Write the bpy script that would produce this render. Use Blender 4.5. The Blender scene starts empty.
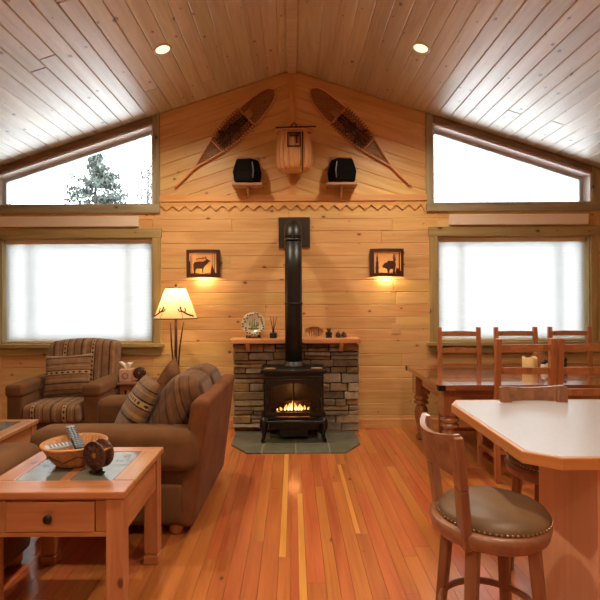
import bpy, bmesh, math, random
from mathutils import Vector, Matrix
random.seed(7)
R = random.random
U = random.uniform
PI = math.pi
scene = bpy.context.scene
COL = scene.collection
V = Vector

# ------------------------------------------------------------------ node helpers
def newmat(name):
    m = bpy.data.materials.new(name); m.use_nodes = True
    nt = m.node_tree; nt.nodes.clear()
    out = nt.nodes.new('ShaderNodeOutputMaterial')
    return m, nt, out
def nd(nt, t, **kw):
    n = nt.nodes.new(t)
    for k, v in kw.items():
        if k in n.inputs: n.inputs[k].default_value = v
        else: setattr(n, k, v)
    return n
def lk(nt, a, b): nt.links.new(a, b)
def srgb(r, g, b):
    f = lambda c: (c/255/12.92) if c/255 <= .04045 else ((c/255+.055)/1.055)**2.4
    return (f(r), f(g), f(b), 1)
def math_n(nt, op, a, b=None, c=None):
    n = nt.nodes.new('ShaderNodeMath'); n.operation = op
    for i, x in enumerate((a, b, c)):
        if x is None: continue
        if isinstance(x, (int, float)): n.inputs[i].default_value = x
        else: nt.links.new(x, n.inputs[i])
    return n.outputs[0]
def mixc(nt, fac, a, b, mode='MIX'):
    n = nt.nodes.new('ShaderNodeMix'); n.data_type = 'RGBA'; n.blend_type = mode
    if isinstance(fac, (int, float)): n.inputs[0].default_value = fac
    else: nt.links.new(fac, n.inputs[0])
    for i, x in ((6, a), (7, b)):
        if isinstance(x, tuple): n.inputs[i].default_value = x
        else: nt.links.new(x, n.inputs[i])
    return n.outputs[2]
def ramp(nt, fac, stops, interp='LINEAR'):
    n = nt.nodes.new('ShaderNodeValToRGB'); n.color_ramp.interpolation = interp
    e = n.color_ramp.elements
    while len(e) < len(stops): e.new(.5)
    for i, (p, c) in enumerate(stops):
        e[i].position = p; e[i].color = c
    nt.links.new(fac, n.inputs[0])
    return n.outputs[0]

def wood(name, light, dark, rough=.4, knots=0.0, vary=.25, coat=0.0, spec=.5, gscale=1.0, knotcol=None, bump=.15, knotscale=3.2, coatrough=.15, coatior=1.5):
    """grain runs along UV.u (metres); every separate board varies in tone"""
    m, nt, out = newmat(name)
    uv = nd(nt, 'ShaderNodeUVMap')
    mp = nd(nt, 'ShaderNodeMapping'); mp.inputs['Scale'].default_value = (1.3*gscale, 22*gscale, 1)
    lk(nt, uv.outputs[0], mp.inputs[0])
    n1 = nd(nt, 'ShaderNodeTexNoise', Scale=1.0, Detail=5.0, Roughness=.6, Distortion=.5)
    lk(nt, mp.outputs[0], n1.inputs['Vector'])
    mp2 = nd(nt, 'ShaderNodeMapping'); mp2.inputs['Scale'].default_value = (.9*gscale, 7*gscale, 1)
    lk(nt, uv.outputs[0], mp2.inputs[0])
    n2 = nd(nt, 'ShaderNodeTexNoise', Scale=1.0, Detail=2.0, Distortion=1.2)
    lk(nt, mp2.outputs[0], n2.inputs['Vector'])
    s = math_n(nt, 'ADD', math_n(nt, 'MULTIPLY', n1.outputs[0], .55), math_n(nt, 'MULTIPLY', n2.outputs[0], .45))
    col = ramp(nt, s, [(.36, dark), (.62, light)])
    if knots > 0:
        mk = nd(nt, 'ShaderNodeMapping'); mk.inputs['Scale'].default_value = (knotscale*.8, knotscale*1.25, 1)
        lk(nt, uv.outputs[0], mk.inputs[0])
        wob = nd(nt, 'ShaderNodeTexNoise', Scale=9.0, Detail=2.0); lk(nt, uv.outputs[0], wob.inputs['Vector'])
        vo = nd(nt, 'ShaderNodeTexVoronoi', Scale=1.0, voronoi_dimensions='2D'); lk(nt, mk.outputs[0], vo.inputs['Vector'])
        sep = nd(nt, 'ShaderNodeSeparateColor'); lk(nt, vo.outputs['Color'], sep.inputs[0])
        rad = math_n(nt, 'MULTIPLY_ADD', sep.outputs[0], .078, .012)
        d = math_n(nt, 'ADD', vo.outputs['Distance'], math_n(nt, 'MULTIPLY', math_n(nt, 'SUBTRACT', wob.outputs[0], .5), .05))
        k = math_n(nt, 'SUBTRACT', rad, d)
        k = math_n(nt, 'MULTIPLY', k, 26.0); kn = k.node; kn.use_clamp = True
        sel = math_n(nt, 'GREATER_THAN', sep.outputs[1], 1-knots)
        k = math_n(nt, 'MULTIPLY', k, sel)
        halo = math_n(nt, 'MULTIPLY', math_n(nt, 'SUBTRACT', math_n(nt, 'MULTIPLY', rad, 2.2), d), 7.0); halo.node.use_clamp = True
        halo = math_n(nt, 'MULTIPLY', math_n(nt, 'MULTIPLY', halo, sel), .45)
        col = mixc(nt, halo, col, dark)
        col = mixc(nt, math_n(nt, 'MULTIPLY', k, .85), col, knotcol or tuple(c*.25 for c in dark[:3])+(1,))
    geo = nd(nt, 'ShaderNodeNewGeometry')
    hs = nd(nt, 'ShaderNodeHueSaturation')
    lk(nt, math_n(nt, 'MULTIPLY_ADD', geo.outputs['Random Per Island'], vary, 1-vary*.5), hs.inputs['Value'])
    fr = math_n(nt, 'FRACT', math_n(nt, 'MULTIPLY', geo.outputs['Random Per Island'], 7.31))
    lk(nt, math_n(nt, 'MULTIPLY_ADD', fr, .03*vary/.25, .5-.015*vary/.25), hs.inputs['Hue'])
    lk(nt, col, hs.inputs['Color'])
    b = nd(nt, 'ShaderNodeBsdfPrincipled', Roughness=rough)
    b.inputs['Specular IOR Level'].default_value = spec
    b.inputs['Coat Weight'].default_value = coat; b.inputs['Coat Roughness'].default_value = coatrough; b.inputs['Coat IOR'].default_value = coatior
    lk(nt, hs.outputs[0], b.inputs['Base Color'])
    if bump:
        bp = nd(nt, 'ShaderNodeBump', Strength=bump, Distance=.003)
        lk(nt, n1.outputs[0], bp.inputs['Height']); lk(nt, bp.outputs[0], b.inputs['Normal'])
    lk(nt, b.outputs[0], out.inputs[0])
    return m

def plain(name, col, rough=.5, metal=0, spec=.5, var=0.0, vscale=8, bump=0, coat=0, emit=None, estr=0, sheen=0, isl=0):
    m, nt, out = newmat(name)
    b = nd(nt, 'ShaderNodeBsdfPrincipled', Roughness=rough, Metallic=metal)
    b.inputs['Base Color'].default_value = col
    b.inputs['Specular IOR Level'].default_value = spec
    b.inputs['Coat Weight'].default_value = coat
    b.inputs['Sheen Weight'].default_value = sheen
    tc = nd(nt, 'ShaderNodeTexCoord')
    src = None
    if var or bump:
        n = nd(nt, 'ShaderNodeTexNoise', Scale=vscale, Detail=4.0, Roughness=.6)
        lk(nt, tc.outputs['Object'], n.inputs['Vector'])
        src = ramp(nt, n.outputs[0], [(.3, tuple(max(0, c*(1-var)) for c in col[:3])+(1,)), (.7, tuple(c*(1+var) for c in col[:3])+(1,))])
        if bump:
            bp = nd(nt, 'ShaderNodeBump', Strength=bump, Distance=.01)
            lk(nt, n.outputs[0], bp.inputs['Height']); lk(nt, bp.outputs[0], b.inputs['Normal'])
    if isl:
        geo = nd(nt, 'ShaderNodeNewGeometry')
        hs = nd(nt, 'ShaderNodeHueSaturation'); hs.inputs['Color'].default_value = col
        if src is not None: lk(nt, src, hs.inputs['Color'])
        lk(nt, math_n(nt, 'MULTIPLY_ADD', geo.outputs['Random Per Island'], isl, 1-isl*.5), hs.inputs['Value'])
        fr = math_n(nt, 'FRACT', math_n(nt, 'MULTIPLY', geo.outputs['Random Per Island'], 5.7))
        lk(nt, math_n(nt, 'MULTIPLY_ADD', fr, .8, .55), hs.inputs['Saturation'])
        src = hs.outputs[0]
    if src is not None: lk(nt, src, b.inputs['Base Color'])
    if emit:
        b.inputs['Emission Color'].default_value = emit; b.inputs['Emission Strength'].default_value = estr
    lk(nt, b.outputs[0], out.inputs[0])
    return m

def striped(name, base, dark, tan, period=.30, axis=0, offset=0.0, diamonds=True):
    """woven lodge stripes across one UV axis with a row of small diamonds in the tan band"""
    m, nt, out = newmat(name)
    uv = nd(nt, 'ShaderNodeUVMap'); sp = nd(nt, 'ShaderNodeSeparateXYZ'); lk(nt, uv.outputs[0], sp.inputs[0])
    a, c = sp.outputs[axis], sp.outputs[1-axis]
    f = math_n(nt, 'FRACT', math_n(nt, 'ADD', math_n(nt, 'DIVIDE', a, period), offset+20))
    mid = tuple((x+y)/2 for x, y in zip(base, tan))
    col = ramp(nt, f, [(0, base), (.10, dark), (.16, base), (.22, mid), (.30, base), (.44, dark), (.47, tan), (.53, tan), (.60, dark), (.64, base), (.76, mid), (.80, base), (.86, dark), (.89, base)], 'CONSTANT')
    if diamonds:
        q = math_n(nt, 'ABSOLUTE', math_n(nt, 'SUBTRACT', math_n(nt, 'FRACT', math_n(nt, 'DIVIDE', c, .055)), .5))
        w = math_n(nt, 'MULTIPLY', math_n(nt, 'ABSOLUTE', math_n(nt, 'SUBTRACT', f, .535)), 8.0)
        dm = math_n(nt, 'LESS_THAN', math_n(nt, 'ADD', q, w), .36)
        col = mixc(nt, dm, col, dark)
    n = nd(nt, 'ShaderNodeTexNoise', Scale=14.0, Detail=4.0); tc = nd(nt, 'ShaderNodeTexCoord'); lk(nt, tc.outputs['Object'], n.inputs['Vector'])
    col = mixc(nt, .35, col, ramp(nt, n.outputs[0], [(.3, (.25, .25, .25, 1)), (.7, (.9, .9, .9, 1))]), 'OVERLAY')
    b = nd(nt, 'ShaderNodeBsdfPrincipled', Roughness=.95); b.inputs['Specular IOR Level'].default_value = .15
    b.inputs['Sheen Weight'].default_value = .15
    lk(nt, col, b.inputs['Base Color'])
    n3 = nd(nt, 'ShaderNodeTexNoise', Scale=7.0, Detail=3.0); lk(nt, tc.outputs['Object'], n3.inputs['Vector'])
    bp = nd(nt, 'ShaderNodeBump', Strength=.35, Distance=.03); lk(nt, n3.outputs[0], bp.inputs['Height']); lk(nt, bp.outputs[0], b.inputs['Normal'])
    lk(nt, b.outputs[0], out.inputs[0])
    return m

def translucent(name, col, mix=.5, rough=None):
    m, nt, out = newmat(name)
    d = nd(nt, 'ShaderNodeBsdfDiffuse'); d.inputs[0].default_value = col
    t = nd(nt, 'ShaderNodeBsdfTranslucent'); t.inputs[0].default_value = col
    mx = nd(nt, 'ShaderNodeMixShader'); mx.inputs[0].default_value = mix
    lk(nt, d.outputs[0], mx.inputs[1]); lk(nt, t.outputs[0], mx.inputs[2]); lk(nt, mx.outputs[0], out.inputs[0])
    return m

def glass(name, tint=(.96, .98, .98, 1)):
    m, nt, out = newmat(name)
    t = nd(nt, 'ShaderNodeBsdfTransparent'); t.inputs[0].default_value = tint
    g = nd(nt, 'ShaderNodeBsdfGlossy', Roughness=.02); g.inputs[0].default_value = (1, 1, 1, 1)
    fr = nd(nt, 'ShaderNodeFresnel', IOR=1.35)
    mx = nd(nt, 'ShaderNodeMixShader'); lk(nt, fr.outputs[0], mx.inputs[0])
    lk(nt, t.outputs[0], mx.inputs[1]); lk(nt, g.outputs[0], mx.inputs[2]); lk(nt, mx.outputs[0], out.inputs[0])
    return m

def emis(name, col, s):
    m, nt, out = newmat(name)
    e = nd(nt, 'ShaderNodeEmission', Strength=s); e.inputs[0].default_value = col
    lk(nt, e.outputs[0], out.inputs[0]); return m

# ------------------------------------------------------------------ mesh builder
class MB:
    def __init__(s): s.v = []; s.f = []; s.uv = []; s.sm = []; s.mi = []; s.M = Matrix()
    def add(s, vs, fs, uvs, smooth=False, mi=0):
        o = len(s.v); s.v += [s.M @ V(p) for p in vs]
        for f, u in zip(fs, uvs):
            s.f.append([i+o for i in f]); s.uv.append(u); s.sm.append(smooth); s.mi.append(mi)
    def hexa(s, b, t, mi=0, long=None):
        """b: four bottom corners counter-clockwise seen from above; t: four top corners"""
        p = [V(x) for x in list(b)+list(t)]
        ext = [(p[1]-p[0]).length, (p[3]-p[0]).length, (p[4]-p[0]).length]
        L = ext.index(max(ext)) if long is None else long
        ru, rv = U(-9, 9), U(-9, 9)
        c = [(0, 0, 0), (ext[0], 0, 0), (ext[0], ext[1], 0), (0, ext[1], 0)]
        c = c + [(x, y, ext[2]) for x, y, _ in c]
        fs = [(0, 3, 2, 1), (4, 5, 6, 7), (0, 1, 5, 4), (1, 2, 6, 5), (2, 3, 7, 6), (3, 0, 4, 7)]
        na = [2, 2, 1, 0, 1, 0]
        uvs = []
        for f, n in zip(fs, na):
            ax = [a for a in range(3) if a != n]
            ua = L if L in ax else ax[0]
            va = [a for a in ax if a != ua][0]
            uvs.append([(c[i][ua]+ru, c[i][va]+rv+.37*n) for i in f])
        s.add(p, fs, uvs, False, mi)
    def box(s, x0, x1, y0, y1, z0, z1, mi=0, long=None):
        s.hexa([(x0, y0, z0), (x1, y0, z0), (x1, y1, z0), (x0, y1, z0)], [(x0, y0, z1), (x1, y0, z1), (x1, y1, z1), (x0, y1, z1)], mi, long)
    def bar(s, p0, p1, w, d, side=(1, 0, 0), w1=None, d1=None, mi=0):
        """square bar from p0 to p1, w wide along `side`, d deep across it"""
        p0, p1 = V(p0), V(p1); ax = (p1-p0).normalized(); sd = V(side); sd = (sd-ax*sd.dot(ax)).normalized(); up = ax.cross(sd)
        w1 = w if w1 is None else w1; d1 = d if d1 is None else d1
        q = lambda p, a, b: [p-sd*a/2-up*b/2, p+sd*a/2-up*b/2, p+sd*a/2+up*b/2, p-sd*a/2+up*b/2]
        s.hexa(q(p0, w, d), q(p1, w1, d1), mi, 2)
    def lathe(s, prof, n=24, mi=0, sx=1, sy=1, smooth=True, uvs=1, cap=True):
        vs = []; fs = []; uv = []; ru, rv = U(-9, 9), U(-9, 9)
        for r, z in prof:
            for k in range(n): a = 2*PI*k/n; vs.append((r*math.cos(a)*sx, r*math.sin(a)*sy, z))
        for i in range(len(prof)-1):
            for k in range(n):
                k2 = (k+1) % n
                fs.append((i*n+k, i*n+k2, (i+1)*n+k2, (i+1)*n+k))
                rr = max(prof[i][0], .02)
                g = lambda ii, kk: (prof[ii][1]+ru, kk/n*2*PI*rr+rv)
                uv.append([g(i, k), g(i, k+1), g(i+1, k+1), g(i+1, k)])
        s.add(vs, fs, uv, smooth, mi)
        if cap:
            for idx, fl in ((0, True), (len(prof)-1, False)):
                if prof[idx][0] > 1e-5:
                    ring = [(prof[idx][0]*math.cos(2*PI*k/n)*sx, prof[idx][0]*math.sin(2*PI*k/n)*sy, prof[idx][1]) for k in range(n)]
                    f = tuple(range(n)); f = f[::-1] if fl else f
                    s.add(ring, [f], [[(ring[i][0]+ru, ring[i][1]+rv) for i in f]], False, mi)
    def tube(s, pts, r, n=8, mi=0, closed=False, flat=None):
        """round (or flattened: flat=(ru, rv, up)) tube along pts; r number or list"""
        pts = [V(p) for p in pts]; N = len(pts); rs = r if isinstance(r, (list, tuple)) else [r]*N
        vs = []; fs = []; uv = []; prev = None; acc = 0; us = []; ru = U(-9, 9)
        for i, p in enumerate(pts):
            a = pts[(i-1) % N] if (closed or i > 0) else p; b = pts[(i+1) % N] if (closed or i < N-1) else p
            t = (b-a).normalized()
            if prev is None:
                ref = V((0, 0, 1)) if abs(t.z) < .9 else V((1, 0, 0))
                if flat: ref = V(flat[2])
                sd = (ref-t*ref.dot(t)).normalized()
            else: sd = (prev-t*prev.dot(t)).normalized()
            if flat: ref = V(flat[2]); sd = (ref-t*ref.dot(t)).normalized()
            prev = sd; up = t.cross(sd)
            if i: acc += (pts[i]-pts[i-1]).length
            us.append(acc)
            for k in range(n):
                g = 2*PI*k/n
                if flat: vs.append(p+sd*math.cos(g)*flat[0]+up*math.sin(g)*flat[1])
                else: vs.append(p+(sd*math.cos(g)+up*math.sin(g))*rs[i])
        for i in range(N if closed else N-1):
            j = (i+1) % N
            for k in range(n):
                k2 = (k+1) % n
                fs.append((i*n+k, i*n+k2, j*n+k2, j*n+k))
                uv.append([(us[i]+ru, k*.01), (us[i]+ru, k*.01+.01), (us[j]+ru, k*.01+.01), (us[j]+ru, k*.01)])
        if not closed:
            fs.append(tuple(range(n))[::-1]); uv.append([(ru, .01*k) for k in range(n)])
            fs.append(tuple((N-1)*n+k for k in range(n))); uv.append([(ru, .01*k) for k in range(n)])
        s.add(vs, fs, uv, True, mi)
    def prism(s, poly, d0, d1, fn, mi=0, smooth=False):
        """extrude a 2-D outline (a,b) from depth d0 to d1; fn maps (a,b,d) to a point"""
        n = len(poly); vs = [fn(a, b, d0) for a, b in poly]+[fn(a, b, d1) for a, b in poly]
        ru, rv = U(-9, 9), U(-9, 9)
        xs = [a for a, b in poly]; ys = [b for a, b in poly]
        sw = (max(ys)-min(ys)) > (max(xs)-min(xs))
        g = (lambda a, b: (b+ru, a+rv)) if sw else (lambda a, b: (a+ru, b+rv))
        fs = [tuple(range(n))[::-1], tuple(range(n, 2*n))]
        uv = [[g(*poly[i]) for i in fs[0]], [g(*poly[i-n]) for i in fs[1]]]
        for i in range(n):
            j = (i+1) % n
            fs.append((i, j, n+j, n+i)); A = g(*poly[i]); B = g(*poly[j])
            uv.append([A, B, (B[0], B[1]+d1-d0), (A[0], A[1]+d1-d0)])
        s.add(vs, fs, uv, smooth, mi)
    def ring(s, outer, inner, d0, d1, fn, mi=0):
        """frame between two outlines with the same number of points"""
        n = len(outer); vs = []
        for d in (d0, d1):
            vs += [fn(a, b, d) for a, b in outer]+[fn(a, b, d) for a, b in inner]
        fs = []; O0, I0, O1, I1 = 0, n, 2*n, 3*n
        for i in range(n):
            j = (i+1) % n
            fs += [(O1+i, O1+j, I1+j, I1+i), (O0+j, O0+i, I0+i, I0+j), (O0+i, O0+j, O1+j, O1+i), (I0+j, I0+i, I1+i, I1+j)]
        s.add(vs, fs, [[(vs[i][0], vs[i][2]) for i in f] for f in fs], False, mi)
    def rbox(s, c, size, r, puff=(0, 0, 0), seg=4, inner=5, mi=0, shape=None):
        """rounded, optionally puffed box; uv = (x, y+z)"""
        h = [x/2 for x in size]; c = V(c)
        ax = []
        for k in range(3):
            rr = min(r, h[k]*.999)
            e = [-h[k]+rr*(1-math.cos(PI/2*i/seg)) if False else -h[k]+rr*i/seg for i in range(seg)]
            m = [-h[k]+rr+(2*h[k]-2*rr)*i/inner for i in range(inner+1)]
            ax.append(e+m+[-x for x in e[::-1]])
        def conv(p):
            rr = [min(r, x*.999) for x in h]
            inn = V([max(-h[k]+rr[k], min(h[k]-rr[k], p[k])) for k in range(3)])
            d = p-inn
            q = V([d[k]/rr[k] for k in range(3)])
            if q.length > 1e-6:
                mx = max(abs(x) for x in q); q = q.normalized() if mx > 0 else q
            o = inn+V([q[k]*rr[k] for k in range(3)])
            for k in range(3):
                if puff[k]:
                    a, b = [i for i in range(3) if i != k]
                    w = max(0, 1-(p[a]/h[a])**2)*max(0, 1-(p[b]/h[b])**2)
                    o[k] += puff[k]*w**1.4*(p[k]/h[k])
            return o
        for k in range(3):
            a, b = [(1, 2), (2, 0), (0, 1)][k]
            A, B = ax[a], ax[b]; na, nb = len(A), len(B)
            for sg in (-1, 1):
                vs = []
                for x in A:
                    for y in B:
                        p = V((0, 0, 0)); p[k] = sg*h[k]; p[a] = x; p[b] = y
                        o = conv(p)
                        if shape: o = shape(o)
                        vs.append(o+c)
                fs = []
                for i in range(na-1):
                    for j in range(nb-1):
                        f = (i*nb+j, (i+1)*nb+j, (i+1)*nb+j+1, i*nb+j+1)
                        fs.append(f if sg > 0 else f[::-1])
                s.add(vs, fs, [[(vs[i].x, vs[i].y+vs[i].z) for i in f] for f in fs], True, mi)
    def pillow(s, w, h, t, n=16, mi=0, p=.42):
        """throw pillow lying in the x-z plane, centred"""
        for sg in (-1, 1):
            vs = []; fs = []
            for i in range(n+1):
                for j in range(n+1):
                    u = -1+2*i/n; v = -1+2*j/n
                    x = w/2*u*(1-.07*(1-v*v)*abs(u)); z = h/2*v*(1-.07*(1-u*u)*abs(v))
                    y = sg*t/2*((1-u*u)*(1-v*v))**p
                    vs.append(V((x, y, z)))
            for i in range(n):
                for j in range(n):
                    f = (i*(n+1)+j, (i+1)*(n+1)+j, (i+1)*(n+1)+j+1, i*(n+1)+j+1)
                    fs.append(f if sg < 0 else f[::-1])
            s.add(vs, fs, [[(vs[i].x, vs[i].z) for i in f] for f in fs], True, mi)
    def build(s, name, mats, parent=None, bevel=0, seg=2, weld=True, loc=None, smooth=None):
        me = bpy.data.meshes.new(name)
        me.from_pydata([tuple(p) for p in s.v], [], s.f)
        ul = me.uv_layers.new(name='UVMap'); i = 0
        for fuv in s.uv:
            for u in fuv: ul.data[i].uv = u; i += 1
        for k, pg in enumerate(me.polygons):
            pg.use_smooth = s.sm[k] if smooth is None else smooth
            pg.material_index = s.mi[k]
        for m in (mats if isinstance(mats, (list, tuple)) else [mats]): me.materials.append(m)
        if weld and any(s.sm):
            bm = bmesh.new(); bm.from_mesh(me); bmesh.ops.remove_doubles(bm, verts=bm.verts, dist=1e-5); bm.to_mesh(me); bm.free()
        me.update()
        o = bpy.data.objects.new(name, me); COL.objects.link(o)
        if parent: o.parent = parent
        if loc: o.location = loc
        if bevel:
            b = o.modifiers.new('Bevel', 'BEVEL'); b.width = bevel; b.segments = seg; b.limit_method = 'ANGLE'; b.angle_limit = math.radians(40)
        return o

def tag(o, label, cat, group=None, kind=None):
    o['label'] = label; o['category'] = cat
    if group: o['group'] = group
    if kind: o['kind'] = kind
    return o
def thing(name, label, cat, loc=(0, 0, 0), rz=0, group=None):
    o = bpy.data.objects.new(name, None); COL.objects.link(o); o.empty_display_size = .1
    o.location = loc; o.rotation_euler = (0, 0, rz)
    return tag(o, label, cat, group)
def struct(o): o['kind'] = 'structure'; return o
def sempty(name):
    o = bpy.data.objects.new(name, None); COL.objects.link(o); return struct(o)
def dup(root, loc, rz=0, label=None, group=None):
    r = root.copy(); COL.objects.link(r); r.location = loc; r.rotation_euler = (0, 0, rz)
    if label: r['label'] = label
    if group: r['group'] = group
    for ch in list(root.children):
        c = ch.copy(); COL.objects.link(c); c.parent = r
        for g in list(ch.children):
            d = g.copy(); COL.objects.link(d); d.parent = c
    return r
def XZ(y0=0, sign=1): return lambda a, b, d: V((a, y0+sign*d, b))
def T(x, y, z): return Matrix.Translation((x, y, z))
def RX(a): return Matrix.Rotation(a, 4, 'X')
def RY(a): return Matrix.Rotation(a, 4, 'Y')
def RZ(a): return Matrix.Rotation(a, 4, 'Z')

# ------------------------------------------------------------------ materials
M = {}
M['pine'] = wood('pine wall boards', srgb(222, 184, 128), srgb(202, 156, 98), rough=.38, knots=.75, vary=.16, coat=.15, knotcol=srgb(120, 70, 35))
M['ceil'] = wood('varnished ceiling boards', srgb(212, 200, 174), srgb(186, 168, 138), rough=.42, knots=.95, vary=.24, coat=1.0, coatrough=.42, coatior=1.8, knotcol=srgb(84, 50, 30), knotscale=3.6)
M['floor'] = wood('fir floor boards', srgb(196, 116, 64), srgb(168, 90, 46), rough=.3, knots=.35, vary=.18, coat=.6, coatrough=.14, knotcol=srgb(90, 40, 20))
M['floory'] = wood('pale sapwood boards', srgb(222, 154, 82), srgb(204, 132, 64), rough=.3, knots=.1, vary=.18, coat=.6, coatrough=.14)
M['trimpine'] = wood('pine trim', srgb(222, 172, 112), srgb(200, 142, 84), rough=.4, knots=.3, vary=.1)
M['olive'] = wood('olive stained casing', srgb(180, 160, 110), srgb(144, 126, 82), rough=.45, knots=.6, vary=.08, knotcol=srgb(60, 48, 26))
M['oliveg'] = wood('grey green casing', srgb(172, 162, 132), srgb(140, 130, 104), rough=.45, knots=.4, vary=.08, knotcol=srgb(60, 48, 30))
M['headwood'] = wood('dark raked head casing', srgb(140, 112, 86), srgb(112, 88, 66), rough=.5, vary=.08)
M['jamb'] = plain('pale jamb', srgb(240, 238, 234), .5)
M['sash'] = plain('grey sash', srgb(178, 182, 186), .4)
M['shade'] = translucent('cellular shade fabric', (.53, .53, .52, 1), .5)
M['cream'] = plain('cream cassette', srgb(236, 224, 208), .5)
M['glass'] = glass('window glass')
M['stoveglass'] = glass('stove glass', (.8, .75, .7, 1))
M['iron'] = plain('black stove iron', srgb(15, 13, 12), .36, metal=0, spec=.45, var=.2, vscale=20)
M['pipe'] = plain('black glossy pipe enamel', srgb(14, 12, 12), .42, spec=.5, coat=.0)
M['plate'] = plain('dark brown plate', srgb(52, 38, 30), .5)
M['stone'] = plain('ledge stone', srgb(152, 130, 102), .85, var=.30, vscale=14, bump=.6, isl=.75)
M['mortar'] = plain('dark mortar', srgb(58, 48, 40), .95)
M['slate'] = plain('green grey slate', srgb(98, 98, 80), .5, var=.18, vscale=7, bump=.1, isl=.18)
M['grout'] = plain('pale grout', srgb(142, 136, 116), .9)
M['mantel'] = wood('mantel pine', srgb(222, 162, 108), srgb(196, 130, 80), rough=.35, knots=.3, vary=.05, coat=.2)
M['furn'] = wood('honey furniture pine', srgb(196, 140, 94), srgb(168, 108, 66), rough=.32, knots=.25, vary=.14, coat=.3, knotcol=srgb(90, 45, 22))
M['dining'] = wood('dining table cherry', srgb(164, 102, 62), srgb(132, 76, 42), rough=.18, vary=.1, coat=1.0, coatrough=.04, coatior=1.7, bump=0)
M['chair'] = wood('dining chair wood', srgb(188, 124, 78), srgb(156, 94, 54), rough=.35, vary=.12, coat=.2)
M['stool'] = wood('bar stool wood', srgb(154, 106, 76), srgb(122, 78, 54), rough=.35, vary=.1, coat=.25)
M['cabinet'] = wood('cabinet veneer', srgb(226, 174, 138), srgb(212, 156, 118), rough=.35, vary=.04, coat=.2, gscale=.7)
M['edge'] = wood('counter wood edge', srgb(206, 142, 86), srgb(184, 116, 64), rough=.35, vary=.05, coat=.2)
M['laminate'] = plain('pale counter laminate', srgb(182, 182, 190), .25, var=.03, vscale=60)
M['suede'] = plain('brown suede', srgb(108, 74, 46), .95, spec=.12, var=.2, vscale=5, bump=.3, sheen=.08)
M['suede2'] = plain('rust brown suede', srgb(118, 74, 46), .95, spec=.1, var=.22, vscale=5, bump=.3, sheen=.03)
M['stripe'] = striped('lodge stripe upholstery', srgb(128, 96, 72), srgb(74, 54, 42), srgb(160, 130, 96), .30, 0, .12)
M['stripeh'] = striped('lodge stripe pillow', srgb(130, 98, 72), srgb(68, 50, 38), srgb(162, 132, 98), .26, 1, .47)
M['stripec'] = striped('striped sofa cushion', srgb(102, 70, 46), srgb(76, 51, 34), srgb(116, 84, 56), .34, 1, .2, False)
M['stripet'] = striped('banded throw pillow', srgb(116, 84, 54), srgb(40, 30, 22), srgb(156, 124, 82), .30, 1, .3)
M['darkpillow'] = plain('dark brown pillow', srgb(110, 74, 48), .95, spec=.1, var=.35, vscale=9, bump=.5)
M['dark'] = plain('dark wood feet', srgb(48, 32, 22), .5)
M['tile'] = plain('grey green table slate', srgb(122, 124, 114), .14, var=.3, vscale=6, coat=.7, isl=.12)
M['bronze'] = plain('dark bronze', srgb(58, 42, 32), .4, metal=.7)
M['wicker'] = wood('woven bowl', srgb(206, 150, 92), srgb(150, 98, 54), rough=.6, vary=.1, gscale=2.5)
M['reel'] = plain('dark reddish brown reel', srgb(84, 50, 38), .35, var=.2, vscale=18)
M['reeldark'] = plain('reel shadow brown', srgb(50, 30, 24), .4)
M['brass'] = plain('aged brass', srgb(170, 128, 76), .35, metal=.9)
M['blackplastic'] = plain('black plastic', srgb(38, 37, 38), .45)
M['greyplastic'] = plain('grey plastic', srgb(120, 120, 124), .4)
M['silverplastic'] = plain('silver plastic', srgb(186, 188, 194), .35)
M['lampshade'] = translucent('parchment lamp shade', (.92, .70, .40, 1), .5)
M['twig'] = wood('dark twig', srgb(110, 64, 40), srgb(78, 42, 26), rough=.5, vary=.1)
M['mica'] = translucent('amber mica', (.95, .66, .36, 1), .55)
M['rust'] = plain('rust brown metal', srgb(70, 38, 26), .55, var=.2, vscale=25)
M['white'] = plain('white paper', srgb(242, 236, 226), .8)
M['pinkbox'] = plain('pink patterned card', srgb(206, 160, 138), .7, var=.12, vscale=40)
M['ceramic'] = plain('cream ceramic', srgb(214, 204, 176), .2, coat=.3)
M['ceramicpat'] = plain('brown glaze pattern', srgb(96, 72, 62), .3)
M['greenglaze'] = plain('green glaze', srgb(126, 140, 96), .3)
M['candle'] = plain('cream wax', srgb(228, 196, 140), .5, spec=.3)
M['ash'] = wood('bent ash wood', srgb(228, 172, 124), srgb(206, 144, 98), rough=.4, vary=.06, coat=.2)
M['rawhide'] = plain('dark rawhide lacing', srgb(136, 84, 62), .55)
M['leather'] = plain('dark binding leather', srgb(64, 36, 26), .6)
M['basket'] = wood('woven ash splint', srgb(236, 194, 132), srgb(210, 162, 104), rough=.6, vary=.1, gscale=3)
M['speaker'] = plain('black speaker cloth', srgb(12, 9, 9), .9, spec=.1, var=.3, vscale=60)
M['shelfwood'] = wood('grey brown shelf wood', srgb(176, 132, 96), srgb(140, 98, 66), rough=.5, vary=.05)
M['ivory'] = plain('ivory switch plate', srgb(214, 176, 128), .4)
M['nail'] = plain('brass nail heads', srgb(190, 160, 120), .3, metal=.9)
M['leatherseat'] = plain('olive brown leather', srgb(112, 84, 58), .45, spec=.4, var=.22, vscale=4, bump=.08)
M['bark'] = plain('grey bark', srgb(96, 90, 86), .9)
M['needles'] = plain('blue green needles', srgb(98, 106, 98), .9, isl=.3)
M['needles2'] = plain('grey green leaves', srgb(108, 112, 104), .9, isl=.3)
M['ground'] = plain('pale bounce ground', srgb(226, 228, 230), .95, var=.15, vscale=.6)
M['canring'] = plain('white can trim', srgb(228, 216, 198), .4)
M['canglow'] = emis('lamp face', (1, .72, .38, 1), 2.2)
M['log'] = plain('charred log', srgb(60, 40, 30), .9, var=.4, vscale=20)
M['flame'] = emis('flame', (1, .42, .10, 1), 3.2)
M['flamecore'] = emis('flame core', (1, .68, .30, 1), 6)
M['ember'] = emis('ember', (1, .25, .05, 1), 2.5)

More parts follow.
